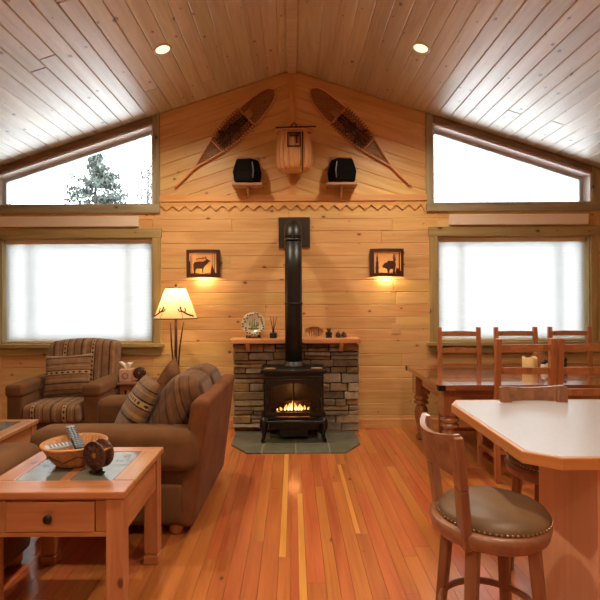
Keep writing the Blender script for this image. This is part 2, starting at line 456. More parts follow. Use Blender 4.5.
# ------------------------------------------------------------------ room geometry
YB = 5.60            # face of the back wall
RZ0 = 4.13; SL = .325
HW = 3.75; YR = -3.4
def roof(x): return RZ0-SL*abs(x)

def clip(poly, a, b, c):
    """keep the part of a convex polygon where a*x+b*y <= c"""
    out = []; n = len(poly)
    for i in range(n):
        p, q = poly[i], poly[(i+1) % n]
        fp = a*p[0]+b*p[1]-c; fq = a*q[0]+b*q[1]-c
        if fp <= 0: out.append(p)
        if (fp < 0 < fq) or (fq < 0 < fp):
            t = fp/(fp-fq); out.append((p[0]+t*(q[0]-p[0]), p[1]+t*(q[1]-p[1])))
    r = []
    for p in out:
        if not r or math.hypot(p[0]-r[-1][0], p[1]-r[-1][1]) > 1e-4: r.append(p)
    if len(r) > 1 and math.hypot(r[0][0]-r[-1][0], r[0][1]-r[-1][1]) < 1e-4: r.pop()
    return r
def area(p): return .5*sum(p[i][0]*p[(i+1) % len(p)][1]-p[(i+1) % len(p)][0]*p[i][1] for i in range(len(p)))
def inset(poly, d):
    n = len(poly); L = []
    for i in range(n):
        p, q = poly[i], poly[(i+1) % n]; dx, dy = q[0]-p[0], q[1]-p[1]; l = math.hypot(dx, dy)
        nx, ny = -dy/l, dx/l; L.append((nx, ny, nx*p[0]+ny*p[1]+d))
    r = []
    for i in range(n):
        a1, b1, c1 = L[i-1]; a2, b2, c2 = L[i]; det = a1*b2-a2*b1
        if abs(det) < 1e-6: return None
        r.append(((c1*b2-c2*b1)/det, (a1*c2-a2*c1)/det))
    return r
def board(mb, poly, fn, dirv=(1, 0), ch=.006, th=.02, mi=0):
    """one tongue-and-groove board with chamfered edges: face at depth 0, back at th"""
    if len(poly) < 3: return
    if area(poly) < 0: poly = poly[::-1]
    if area(poly) < 2e-4: return
    ins = inset(poly, ch)
    if ins is None or area(ins) < 1e-5 or area(ins) > area(poly): return
    n = len(poly); ru, rv = U(-40, 40), U(-40, 40)
    g = lambda p: (p[0]*dirv[0]+p[1]*dirv[1]+ru, -p[0]*dirv[1]+p[1]*dirv[0]+rv)
    vs = [fn(a, b, 0) for a, b in ins]+[fn(a, b, ch) for a, b in poly]+[fn(a, b, th) for a, b in poly]
    P = list(ins)+list(poly)+list(poly)
    fs = [tuple(range(n))]
    for i in range(n):
        j = (i+1) % n
        fs += [(n+i, n+j, j, i), (2*n+i, 2*n+j, n+j, n+i)]
    mb.add(vs, fs, [[g(P[i]) for i in f] for f in fs], False, mi)
def cuts(a, b, lo=1.4, hi=3.2):
    r = [a]; x = a+U(.3, hi)
    while x < b-.35: r.append(x); x += U(lo, hi)
    return r+[b]
BW = .142
# openings in the back wall
LOW = [(-3.375, -1.615), (1.668, 3.43)]; LZ = (.985, 2.205)
UP = [(-3.44, -1.605), (1.617, 3.45)]; UZ0 = 2.585
ZF = 2.60
# --- back wall
mb = MB(); fnb = lambda a, b, d: V((a, YB+d, b))
k = 0; z = 0
while z < ZF-.001:
    z1 = min(z+BW, ZF); xs = [-HW]
    for a, b in LOW: xs += [a, b]
    xs.append(HW)
    for i in range(0, 5):
        a, b = xs[i], xs[i+1]
        if i in (1, 3):     # across a lower opening
            for (s0, s1) in ((z, min(z1, LZ[0])), (max(z, LZ[1]), z1)):
                if s1-s0 > .012: board(mb, [(a, s0), (b, s0), (b, s1), (a, s1)], fnb)
        else:
            c = cuts(a, b)
            for p, q in zip(c, c[1:]): board(mb, [(p, z), (q, z), (q, z1), (p, z1)], fnb)
    z = z1
nn = math.sqrt(1+SL*SL)
for sg in (-1, 1):
    regs = []
    e = 1.60
    regs.append([(0, ZF), (sg*e, ZF), (sg*e, roof(e)), (0, RZ0)])
    regs.append([(sg*3.445, ZF), (sg*HW, ZF), (sg*HW, roof(HW)), (sg*3.445, roof(3.445))])
    dv = (1/nn, -sg*SL/nn)
    for rg in regs:
        for k in range(14):
            # distance below the rake: (RZ0 - SL*|x| - z)/nn
            p = clip(rg, -sg*SL/nn, -1/nn, -k*BW+0-(RZ0/nn)+0 if False else -(RZ0/nn)+(k+1)*BW)
            p = clip(p, sg*SL/nn, 1/nn, RZ0/nn-k*BW) if p else p
            if p: board(mb, p, fnb, dv)
bk = 5.625; bt = 5.78
# structure behind the boards
for (a, b) in ((-HW-.1, -3.45), (-1.6, 1.61), (3.455, HW+.1)):
    mb.prism([(a, -.1), (b, -.1), (b, roof(b)+.05), (0, RZ0+.05), (a, roof(a)+.05)] if a < 0 < b else [(a, -.1), (b, -.1), (b, roof(b)+.05), (a, roof(a)+.05)], bk, bt, lambda a, b, d: V((a, d, b)))
for (a, b) in ((-3.45, -1.6), (1.61, 3.455)):
    mb.box(a, b, bk, bt, -.1, LZ[0]); mb.box(a, b, bk, bt, LZ[1], UZ0)
mb.box(-3.45, LOW[0][0], bk, bt, LZ[0], LZ[1]); mb.box(1.61, LOW[1][0], bk, bt, LZ[0], LZ[1]); mb.box(LOW[1][1], 3.455, bk, bt, LZ[0], LZ[1])
mb.box(LOW[0][1], -1.6, bk, bt, LZ[0], LZ[1])
for sg, (a, b) in zip((-1, 1), UP):
    A, B = (a-.02, b+.02)
    mb.prism([(A, roof(A)-.088), (B, roof(B)-.088), (B, roof(B)+.05), (A, roof(A)+.05)], bk, bt, lambda a, b, d: V((a, d, b)))
struct(mb.build('wall_back', M['pine']))

# --- ceiling: boards run from back to front
mb = MB()
sx = 1/nn; n_rows = int(HW*nn/.145)+2
for sg in (-1, 1):
    fnc = lambda a, b, d, sg=sg: V((sg*(a/nn+d*SL/nn), b, RZ0-SL*a/nn+d/nn))
    for k in range(n_rows):
        a0, a1 = k*.145, (k+1)*.145
        c = cuts(YR, YB, 5.5, 9)
        for p, q in zip(c, c[1:]):
            board(mb, [(a0, p), (a1, p), (a1, q), (a0, q)], fnc, (0, 1), ch=.008)
    mb.prism([(0, YR-.1), (HW*nn+.25, YR-.1), (HW*nn+.25, bt+.02), (0, bt+.02)], .022, .12, fnc)
struct(mb.build('ceiling', M['ceil']))
# --- floor: narrow fir strips, some with pale sapwood
mb = MB(); x = -HW
rf = random.Random(11)
while x < HW:
    w = rf.choice((.07, .085, .085, .10)); y = YR
    y -= rf.uniform(0, 1.5)
    while y < YB:
        y1 = y+rf.uniform(1.2, 3.2); a, b = max(y, YR), min(y1, YB)
        if b-a > .02:
            r = rf.random(); g = .0006
            xx0, xx1 = x+g, min(x+w, HW)-g
            if r < .09:
                s = xx0+(xx1-xx0)*rf.uniform(.3, .6)
                fl = rf.random() < .5
                board(mb, [(xx0, a), (s, a), (s, b-g), (xx0, b-g)], lambda p, q, d: V((p, q, -d)), (0, 1), ch=.0008, th=.02, mi=1 if fl else 0)
                board(mb, [(s, a), (xx1, a), (xx1, b-g), (s, b-g)], lambda p, q, d: V((p, q, -d)), (0, 1), ch=.0008, th=.02, mi=0 if fl else 1)
            else:
                board(mb, [(xx0, a), (xx1, a), (xx1, b-g), (xx0, b-g)], lambda p, q, d: V((p, q, -d)), (0, 1), ch=.0008, th=.02, mi=0)
        y = y1
    x += w
mb.box(-HW-.1, HW+.1, YR-.1, bt, -.12, -.018)
struct(mb.build('floor', [M['floor'], M['floory']]))
# --- side and rear walls
def side_wall(name, fn, L, top, polyclip=None):
    mb = MB(); z = 0
    while z < top-.001:
        z1 = min(z+BW, top)
        c = cuts(0, L)
        for p, q in zip(c, c[1:]):
            pl = [(p, z), (q, z), (q, z1), (p, z1)]
            if polyclip:
                for cl in polyclip: pl = clip(pl, *cl) if pl else pl
            if pl: board(mb, pl, fn)
        z = z1
    return mb
mb = side_wall('wall_left', lambda a, b, d: V((-HW-d, YB-a, b))if False else V((-HW-d, YR+a, b)), YB-YR, roof(HW))
mb.box(-HW-.15, -HW-.022, YR-.1, bt, -.1, roof(HW)+.05); struct(mb.build('wall_left', M['pine']))
mb = side_wall('wall_right', lambda a, b, d: V((HW+d, YR+a, b)), YB-YR, roof(HW))
mb.box(HW+.022, HW+.15, YR-.1, bt, -.1, roof(HW)+.05); struct(mb.build('wall_right', M['pine']))
mb = side_wall('wall_rear', lambda a, b, d: V((a-HW, YR-d, b)), 2*HW, RZ0, [(-SL, 1, RZ0-SL*HW), (SL, 1, RZ0+SL*HW)])
mb.prism([(-HW-.1, -.1), (HW+.1, -.1), (HW+.1, roof(HW)+.1), (0, RZ0+.1), (-HW-.1, roof(HW)+.1)], YR-.15, YR-.022, lambda a, b, d: V((a, d, b))); struct(mb.build('wall_rear', M['pine']))
# --- baseboards
mb = MB(); mb.box(-HW, HW, YB-.018, YB, 0, .10); struct(mb.build('baseboard_back', M['trimpine'], bevel=.004))
mb = MB(); mb.box(-HW, -HW+.018, YR, YB-.018, 0, .10); struct(mb.build('baseboard_left', M['trimpine'], bevel=.004))
mb = MB(); mb.box(HW-.018, HW, YR, YB-.018, 0, .10); struct(mb.build('baseboard_right', M['trimpine'], bevel=.004))
# --- trim: scalloped frieze board, upright batten, ridge strip
mb = MB()
mb.box(-1.525, 1.54, YB-.034, YB, 2.615, 2.685)
pts = [(-1.525, 2.615)]; xz = -1.525; P = .1432
while xz < 1.54-.01:
    nx = min(xz+P, 1.54); pts += [((xz+nx)/2, 2.505)] if False else []
    pts += [(xz, 2.575)] if xz == -1.525 else []
    pts += [((xz+nx)/2, 2.512), (nx, 2.572)]; xz = nx
pts.append((1.54, 2.615))
mb.prism(pts[::-1], YB-.02, YB, lambda a, b, d: V((a, d, b)))
struct(mb.build('trim_1', M['trimpine']))
mb = MB(); mb.box(-.03, .045, YB-.025, YB, 2.685, RZ0-.035); struct(mb.build('trim_2', M['trimpine'], bevel=.003))
mb = MB(); mb.prism([(-.055, RZ0-.03), (-.05, RZ0-.055), (.05, RZ0-.055), (.055, RZ0-.03), (0, RZ0-.005)], YR, YB-.026, lambda a, b, d: V((a, d, b))); struct(mb.build('trim_3', M['ceil']))

# ------------------------------------------------------------------ windows
def lower_window(num, x0, x1):
    w = sempty('window_%d' % num); z0, z1 = LZ
    mb = MB(); cw = .092
    mb.box(x0-cw-.012, x1+cw+.012, YB-.028, YB, z1, z1+.105)
    mb.box(x0-cw, x0, YB-.022, YB, z0, z1); mb.box(x1, x1+cw, YB-.022, YB, z0, z1)
    mb.build('casing', M['olive'], w, bevel=.003)
    mb = MB(); mb.box(x0-cw-.04, x1+cw+.04, YB-.065, YB, z0-.04, z0)
    mb.prism([(x0-cw+.01, z0-.135), (x1+cw-.01, z0-.135), (x1+cw+.02, z0-.04), (x0-cw-.02, z0-.04)], YB-.024, YB, lambda a, b, d: V((a, d, b)))
    mb.build('sill', M['olive'], w, bevel=.003)
    mb = MB(); j = .014
    mb.box(x0, x0+j, YB, bt, z0, z1); mb.box(x1-j, x1, YB, bt, z0, z1); mb.box(x0, x1, YB, bt, z1-j, z1); mb.box(x0, x1, YB, bt, z0, z0+j)
    mb.build('jamb', M['olive'], w)
    mb = MB(); f = .05; ya, yb = bt-.05, bt
    X0, X1, Z0, Z1 = x0+j, x1-j, z0+j, z1-j
    mb.box(X0, X0+f, ya, yb, Z0, Z1); mb.box(X1-f, X1, ya, yb, Z0, Z1); mb.box(X0+f, X1-f, ya, yb, Z0, Z0+f); mb.box(X0+f, X1-f, ya, yb, Z1-f, Z1)
    for t in (.17, .83):
        xm = X0+(X1-X0)*t; mb.box(xm-.018, xm+.018, yb-.03, yb, Z0+f, Z1-f)
    mb.build('sash', M['white'], w)
    mb = MB(); mb.box(X0+f, X1-f, bt-.03, bt-.024, Z0+f, Z1-f); mb.build('pane', M['glass'], w)
    return X0, X1, Z0, Z1
def upper_window(num, x0, x1):
    w = sempty('window_%d' % num); z0 = UZ0; top = lambda x: roof(x)-.09
    inner = x1 if abs(x1) < abs(x0) else x0; outer = x0 if inner == x1 else x1; s = 1 if outer > 0 else -1
    fn = lambda a, b, d: V((a, d, b))
    mb = MB(); cw = .078
    mb.box(x0-.09, x1+cw if s < 0 else x1+.09, YB-.028, YB, z0-.095, z0) if s < 0 else mb.box(x0-cw, x1+.09, YB-.028, YB, z0-.095, z0)
    mb.build('bottom_casing', M['oliveg'], w, bevel=.003)
    mb = MB()
    a, b = sorted((inner, inner-s*cw)); mb.prism([(a, z0), (b, z0), (b, roof(b)-.006), (a, roof(a)-.006)], YB-.024, YB, fn)
    a, b = sorted((outer, outer+s*cw)); mb.prism([(a, z0), (b, z0), (b, roof(b)-.006), (a, roof(a)-.006)], YB-.024, YB, fn)
    mb.build('side_casing', M['oliveg'], w, bevel=.003)
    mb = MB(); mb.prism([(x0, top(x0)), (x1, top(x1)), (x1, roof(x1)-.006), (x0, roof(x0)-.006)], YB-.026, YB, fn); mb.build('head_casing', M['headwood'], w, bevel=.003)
    mb = MB(); j = .014
    A = [(x0, z0), (x1, z0), (x1, top(x1)), (x0, top(x0))]; B = [(x0+j, z0+j), (x1-j, z0+j), (x1-j, top(x1-j)-j), (x0+j, top(x0+j)-j)]
    mb.ring(A, B, YB, bt, fn); mb.build('jamb', M['jamb'], w)
    f = .045; C = [(x0+j+f, z0+j+.02), (x1-j-f, z0+j+.02), (x1-j-f, top(x1-j-f)-j-f), (x0+j+f, top(x0+j+f)-j-f)]
    mb = MB(); mb.ring(B, C, bt-.05, bt, fn); mb.build('sash', M['sash'], w)
    mb = MB(); mb.prism(C, bt-.03, bt-.024, fn); mb.build('pane', M['glass'], w)
lw = [lower_window(1, *LOW[0]), lower_window(2, *LOW[1])]
upper_window(3, *UP[0]); upper_window(4, *UP[1])
for (X0, X1, Z0, Z1), side, lab in zip(lw, 'LR', ('white cellular shade drawn down in the window behind the striped armchair', 'white cellular shade drawn down in the window behind the dining chairs')):
    t = thing('cellular_shade', lab, 'window shade', ((X0+X1)/2, YB+.075, Z0), 0, 'window shades')
    h = Z1-Z0; hw = (X1-X0)/2-.006
    mb = MB(); vs = []; n = 56; h0, h1 = .022, h-.05
    for i in range(n+1):
        zz = h0+(h1-h0)*i/n; yy = .0008*(1 if i % 2 else -1); vs += [(-hw, yy, zz), (hw, yy, zz)]
    fs = [(2*i, 2*i+1, 2*i+3, 2*i+2) for i in range(n)]
    mb.add(vs, fs, [[(0, 0)]*4]*len(fs)); mb.build('fabric', M['shade'], t)
    mb = MB(); mb.box(-hw, hw, -.022, .022, h-.05, h-.001); mb.build('head_rail', M['cream'], t, bevel=.004)
    mb = MB(); mb.box(-hw, hw, -.012, .012, .002, .022); mb.build('bottom_rail', M['white'], t, bevel=.004)
for x0, x1, lab in ((-3.36, -1.77, 'long cream blind cassette on the wall above the armchair window'), (1.80, 3.385, 'long cream blind cassette on the wall above the dining window')):
    mb = MB(); mb.hexa([(0, -.05, 0), (x1-x0, -.05, 0), (x1-x0, 0, 0), (0, 0, 0)], [(.0, -.065, .118), (x1-x0, -.065, .118), (x1-x0, 0, .118), (0, 0, .118)])
    tag(mb.build('blind_cassette', M['cream'], bevel=.005, loc=(x0, YB, 2.328)), lab, 'blind cassette', 'blind cassettes above the lower windows')

# ------------------------------------------------------------------ outdoors
mb = MB(); mb.box(-40, 40, 6.5, 70, -1.0, -.7); struct(mb.build('ground', M['ground']))  # unseen ground, coloured pale to bounce sky light up to the ceiling
def tree(name, label, x, y, h, wid, n, mat, group, seed, low=.25, sparse=False):
    rr = random.Random(seed)
    t = thing(name, label, 'tree', (x, y, -.72), 0, group)
    mb = MB(); mb.tube([(0, 0, 0), (.05, 0, h*.4), (-.03, 0, h*.75), (0, 0, h)], [.16, .11, .06, .012], 8)
    fo = MB()
    for i in range(n):
        f = low+(1-low)*(i+.5)/n; z = h*f; a = rr.uniform(0, 2*PI)
        L = wid*(1-f)**(.8 if not sparse else .45)*rr.uniform(.65, 1.15)+.12
        up = rr.uniform(-.1, .25) if not sparse else rr.uniform(.2, .8)
        tip = V((math.cos(a)*L, math.sin(a)*L, z+L*up)); base = V((0, 0, z))
        mb.tube([base, base.lerp(tip, .5)+V((0, 0, -.03)), tip], [.022*(1.2-f), .012, .004], 5)
        m = int((34 if not sparse else 22)*L/.6)+8
        for q in range(m):
            u = rr.uniform(.25, 1.05); c = base.lerp(tip, u)+V((rr.gauss(0, .07), rr.gauss(0, .07), rr.gauss(0, .05)))
            d = V((rr.gauss(0, 1), rr.gauss(0, 1), rr.gauss(0, .6)-.1)).normalized(); sz = rr.uniform(.10, .19) if not sparse else rr.uniform(.06, .12)
            e = d.cross(V((0, 0, 1))).normalized() if abs(d.z) < .95 else V((1, 0, 0))
            p = [c-e*sz*.3, c+d*sz*1.3+V((0, 0, .01)), c+e*sz*.3, c-d*sz*.4]
            fo.add(p, [(0, 1, 2, 3)], [[(0, 0)]*4])
    mb.build('trunk', M['bark'], t); fo.build('foliage', mat, t)
tree('conifer', 'dense pointed conifer outside the raked window over the armchair', -7.0, 17.3, 7.45, 3.1, 170, M['needles'], 'trees outside the raked window', 3)
tree('pine_tree', 'thin open branched tree just right of the dense conifer outside', -6.6, 22.2, 8.4, 1.8, 120, M['needles2'], 'trees outside the raked window', 5, .3, True)
tree('spruce_tree', 'small pointed treetop in the low outer corner of the raked window', -11.6, 19.5, 6.3, 1.0, 50, M['needles'], 'trees outside the raked window', 9)

# ------------------------------------------------------------------ recessed lights
def can(x, y, label):
    z = roof(x); s = -1 if x < 0 else 1
    t = thing('recessed_light', label, 'ceiling light', (x, y, z), 0, 'recessed ceiling lights')
    t.rotation_euler = (0, s*math.atan(SL), 0)
    mb = MB(); mb.lathe([(.062, -.002), (.078, -.009), (.088, -.004), (.088, .002)], 28, cap=False); mb.build('trim_ring', M['canring'], t)
    mb = MB(); mb.lathe([(.0001, -.008), (.04, -.0075), (.064, -.003)], 28, cap=False); mb.build('lens', M['canglow'], t)
    L = bpy.data.lights.new('can_light', 'SPOT'); L.energy = CAN; L.color = (1, .83, .60); L.spot_size = math.radians(150); L.spot_blend = .9; L.shadow_soft_size = .06
    lo = bpy.data.objects.new('can_light', L); COL.objects.link(lo); lo.location = (x-s*.01, y, z-.05)
CAN = 165
can(-1.166, 4.38, 'glowing recessed light in the ceiling slope above the sofa')
can(1.166, 4.38, 'glowing recessed light in the ceiling slope above the dining side')
for y in (1.5, -1.3):  # out-of-view cans, added to help brighten the room
    for s in (-1, 1): can(s*1.166, y, 'added unseen recessed light in the %s ceiling slope %s' % (('left', 'right')[s > 0], 'over the seating and counter' if y > 0 else 'at the back of the room'))

t = thing('fill_pendant', 'added fill light shaped as a globe pendant under the ridge at the kitchen end', 'added fill light', (0, -1.0, 2.75))
mb = MB(); mb.lathe([(.0001, -.16), (.09, -.13), (.15, -.05), (.16, .02), (.12, .11), (.05, .15)], 28, cap=False); mb.build('globe', translucent('opal glass', (.9, .88, .82, 1), .6), t)
mb = MB(); mb.tube([(0, 0, .15), (0, 0, RZ0-2.75-.055)], .008, 8); mb.lathe([(.055, .14), (.05, .17), (.01, .18)], 20); mb.lathe([(.01, RZ0-2.75-.09), (.05, RZ0-2.75-.075), (.055, RZ0-2.75-.055)], 20); mb.build('stem', M['bronze'], t)
L = bpy.data.lights.new('fill_pendant', 'POINT'); L.energy = 330; L.color = (1, .84, .62); L.shadow_soft_size = .06
lo = bpy.data.objects.new('fill_pendant_glow', L); COL.objects.link(lo); lo.location = (0, -1.0, 2.75)  # unseen pendant, added as frontal fill for gable and ceiling

# ------------------------------------------------------------------ things on the gable wall
def snowshoe(label, s, cx, cz, ang):
    """local x runs from tail (-) to toe (+); s mirrors"""
    t = thing('snowshoe', label, 'snowshoe', (cx, YB-.03, cz), 0, 'snowshoes on the gable')
    L = 1.60
    def half(u):    # u 0 (tail end) .. 1 (toe)
        if u < .2: return .005
        if u < .62: q = (u-.2)/.42; return .005+.125*math.sin(q*PI/2)**1.15
        q = (u-.62)/.38; return .13*math.sqrt(max(0, 1-q**3.4))
    rot = RY(-ang) if s > 0 else RY(ang)
    def P(x, w, d=0):
        p = V((x, d, w)); 
        if s < 0: p = V((-x, d, w))
        return rot @ p
    X = lambda u: (u-.5)*L
    up = [P(X(i/40), half(i/40), -.012*max(0, (i/40-.85))/.15) for i in range(41)]; dn = [P(X(i/40), -half(i/40)) for i in range(39, -1, -1)]
    mb = MB(); mb.tube(up+dn[0:], .0105, 8); mb.build('frame', M['ash'], t)
    for u in (.42, .72):
        mb = MB(); mb.tube([P(X(u), half(u)), P(X(u), -half(u))], .011, 6); mb.build('crossbar', M['ash'], t)
    mb = lace = MB()   # lacing: three directions of rawhide, closely woven at toe and tail
    def cords(u0, u1, sp, r):
        for dx, dz in ((1, 1.1), (1, -1.1), (0, 1)):
            k = -60
            while k < 120:
                c = k*sp; pr = None; seg = []
                for i in range(161):
                    w = -.14+.28*i/160
                    x = c+(w/dz*dx if dx else 0)
                    u = x/L+.5
                    ok = u0 < u < u1 and abs(w) < half(min(max(u, 0), 1))-.002
                    if ok: seg.append((x, w))
                    elif seg:
                        if len(seg) > 1: mb.tube([P(*seg[0]), P(*seg[-1])], r, 3)
                        seg = []
                if len(seg) > 1: mb.tube([P(*seg[0]), P(*seg[-1])], r, 3)
                k += 1
    cords(.20, .42, .024, .0022); cords(.72, 1.0, .022, .0022); cords(.42, .72, .04, .004)
    mb = MB()
    mb.rbox(P(X(.60), 0, -.012), (.13, .02, .1), .009, seg=2, inner=2)
    for w in (-.05, .0, .05): mb.tube([P(X(.44), w, -.006), P(X(.56), w*.8, -.02), P(X(.71), w*.6, -.006)], .011, 6)
    mb.tube([P(X(.5), -.11, -.008), P(X(.54), 0, -.03), P(X(.5), .11, -.008)], .010, 6)
    mb.build('binding', M['leather'], t)
    mb = MB(); mb.M = T(*P(X(.745), 0, -.014))@(RY(-ang) if s > 0 else RY(ang)); mb.rbox((0, 0, 0), (.1, .008, .085), .004, seg=2, inner=2); mb.build('toe_patch', M['shelfwood'], t)
    mb = lace
    for i in range(13):
        u = .44+.27*i/12
        for sg in (-1, 1):
            h = half(u)*sg; mb.tube([P(X(u), h*.86, -.012), P(X(u), h*1.13, -.012)], .0065, 5)
    mb.build('lacing', M['rawhide'], t)
snowshoe('long snowshoe leaning up to the left of the wall basket', 1, -.775, 3.34, math.radians(44))
snowshoe('long snowshoe leaning up to the right of the wall basket', -1, .787, 3.345, math.radians(44))

# pack basket
t = thing('pack_basket', 'tall woven pack basket hung under the roof peak', 'basket', (.02, YB-.175, 2.875), 0)
mb = MB(); n = 40; prof = [(.15, .045), (.185, .075), (.205, .16), (.2, .28), (.185, .42), (.19, .47)]
mb.lathe(prof, n, sx=1, sy=.72, cap=True)
mb.build('basket_body', M['basket'], t)
mb = MB()
for k in range(20):
    a = 2*PI*k/20; 
    mb.tube([((r+.003)*math.cos(a), (r+.003)*.72*math.sin(a), z) for r, z in prof], .009, 5, flat=(.004, .013, (math.cos(a), math.sin(a), 0)))
mb.build('splint', M['ash'], t)
mb = MB()
ring = lambda r, z: [(r*math.cos(2*PI*k/32), r*.72*math.sin(2*PI*k/32), z) for k in range(32)]
mb.tube(ring(.197, .478), .013, 6, closed=True); mb.tube(ring(.19, .44), .007, 5, closed=True)
mb.build('rim', M['ash'], t)
mb = MB(); mb.tube([(-.045, -.02, .48), (-.025, -.02, .55), (0, -.02, .58), (.025, -.02, .55), (.045, -.02, .48)], .008, 6); mb.build('carry_handle', M['leather'], t)
mb = MB(); mb.ring([(-.075, .27), (.075, .27), (.075, .43), (-.075, .43)], [(-.06, .285), (.06, .285), (.06, .415), (-.06, .415)], -.155, -.145, lambda a, b, d: V((a+.0, d, b)))
mb.tube([(-.2, -.158, .475), (.0, -.162, .48), (.24, -.158, .487)], .008, 6); mb.box(-.052, .052, -.152, -.146, .385, .405); mb.box(.02, .04, -.153, -.146, .31, .4); mb.box(.085, .1, -.15, -.138, .0, .44)
mb.build('harness', M['leather'], t)

# shelves with speakers
for s, cx, la, lb in ((-1, -.505, 'small wooden wall shelf under the left-hand black speaker', 'squat black speaker on a little shelf, left of the basket'), (1, .555, 'small wooden wall shelf under the right-hand black speaker', 'squat black speaker on a little shelf, right of the basket')):
    t = thing('wall_shelf', la, 'shelf', (cx, YB, 2.79), 0, 'speaker shelves')
    mb = MB(); mb.box(-.17, .17, -.20, 0, -.03, 0); mb.build('shelf_board', M['shelfwood'], t, bevel=.004)
    mb = MB(); mb.box(-.13, .13, -.02, 0, 0, .33); mb.build('back_board', M['shelfwood'], t, bevel=.004)
    mb = MB(); mb.prism([(0, -.03), (-.16, -.03), (-.02, -.15), (0, -.15)], -.012, .012, lambda a, b, d: V((d, a, b))); mb.build('bracket', M['shelfwood'], t)
    t = thing('speaker', lb, 'speaker', (cx-s*.0, YB-.118, 2.792), -s*.0, 'speakers on the gable shelves')
    mb = MB()
    pl = [(-.145, -.085), (.06, -.11), (.14, -.02), (.13, .085), (-.11, .085)]
    pl = [(a*(-s)*-1, b) for a, b in pl] if s > 0 else [(-a*-1, b) for a, b in pl]
    pl2 = [(a if s < 0 else -a, b) for a, b in pl]
    if area(pl2) < 0: pl2 = pl2[::-1]
    lo = [(a*1.03, b) for a, b in pl2]; hi = [(a*.86, b*.9+.006) for a, b in pl2]
    n = len(lo); vs = [V((a, b, 0)) for a, b in lo]+[V((a*1.12, b*1.0, .12)) for a, b in lo]+[V((a, b, .27)) for a, b in hi]
    fs = [tuple(range(n))[::-1], tuple(range(2*n, 3*n))]
    for q in (0, n):
        for i in range(n): j = (i+1) % n; fs.append((q+i, q+j, q+n+j, q+n+i))
    mb.add(vs, fs, [[(0, 0)]*len(f) for f in fs]); mb.build('cabinet', M['speaker'], t, bevel=.025, seg=3)
    mb = MB(); sx_ = .066 if s < 0 else -.066
    mb.tube([(sx_*.85, -.118, .05), (sx_*1.2, -.112, .13), (sx_*.95, -.098, .225)] if False else [(sx_*1.0, -.116, .04), (sx_*1.14, -.124, .12), (sx_*.9, -.101, .22)], .006, 6); mb.build('trim_strip', M['greyplastic'], t)

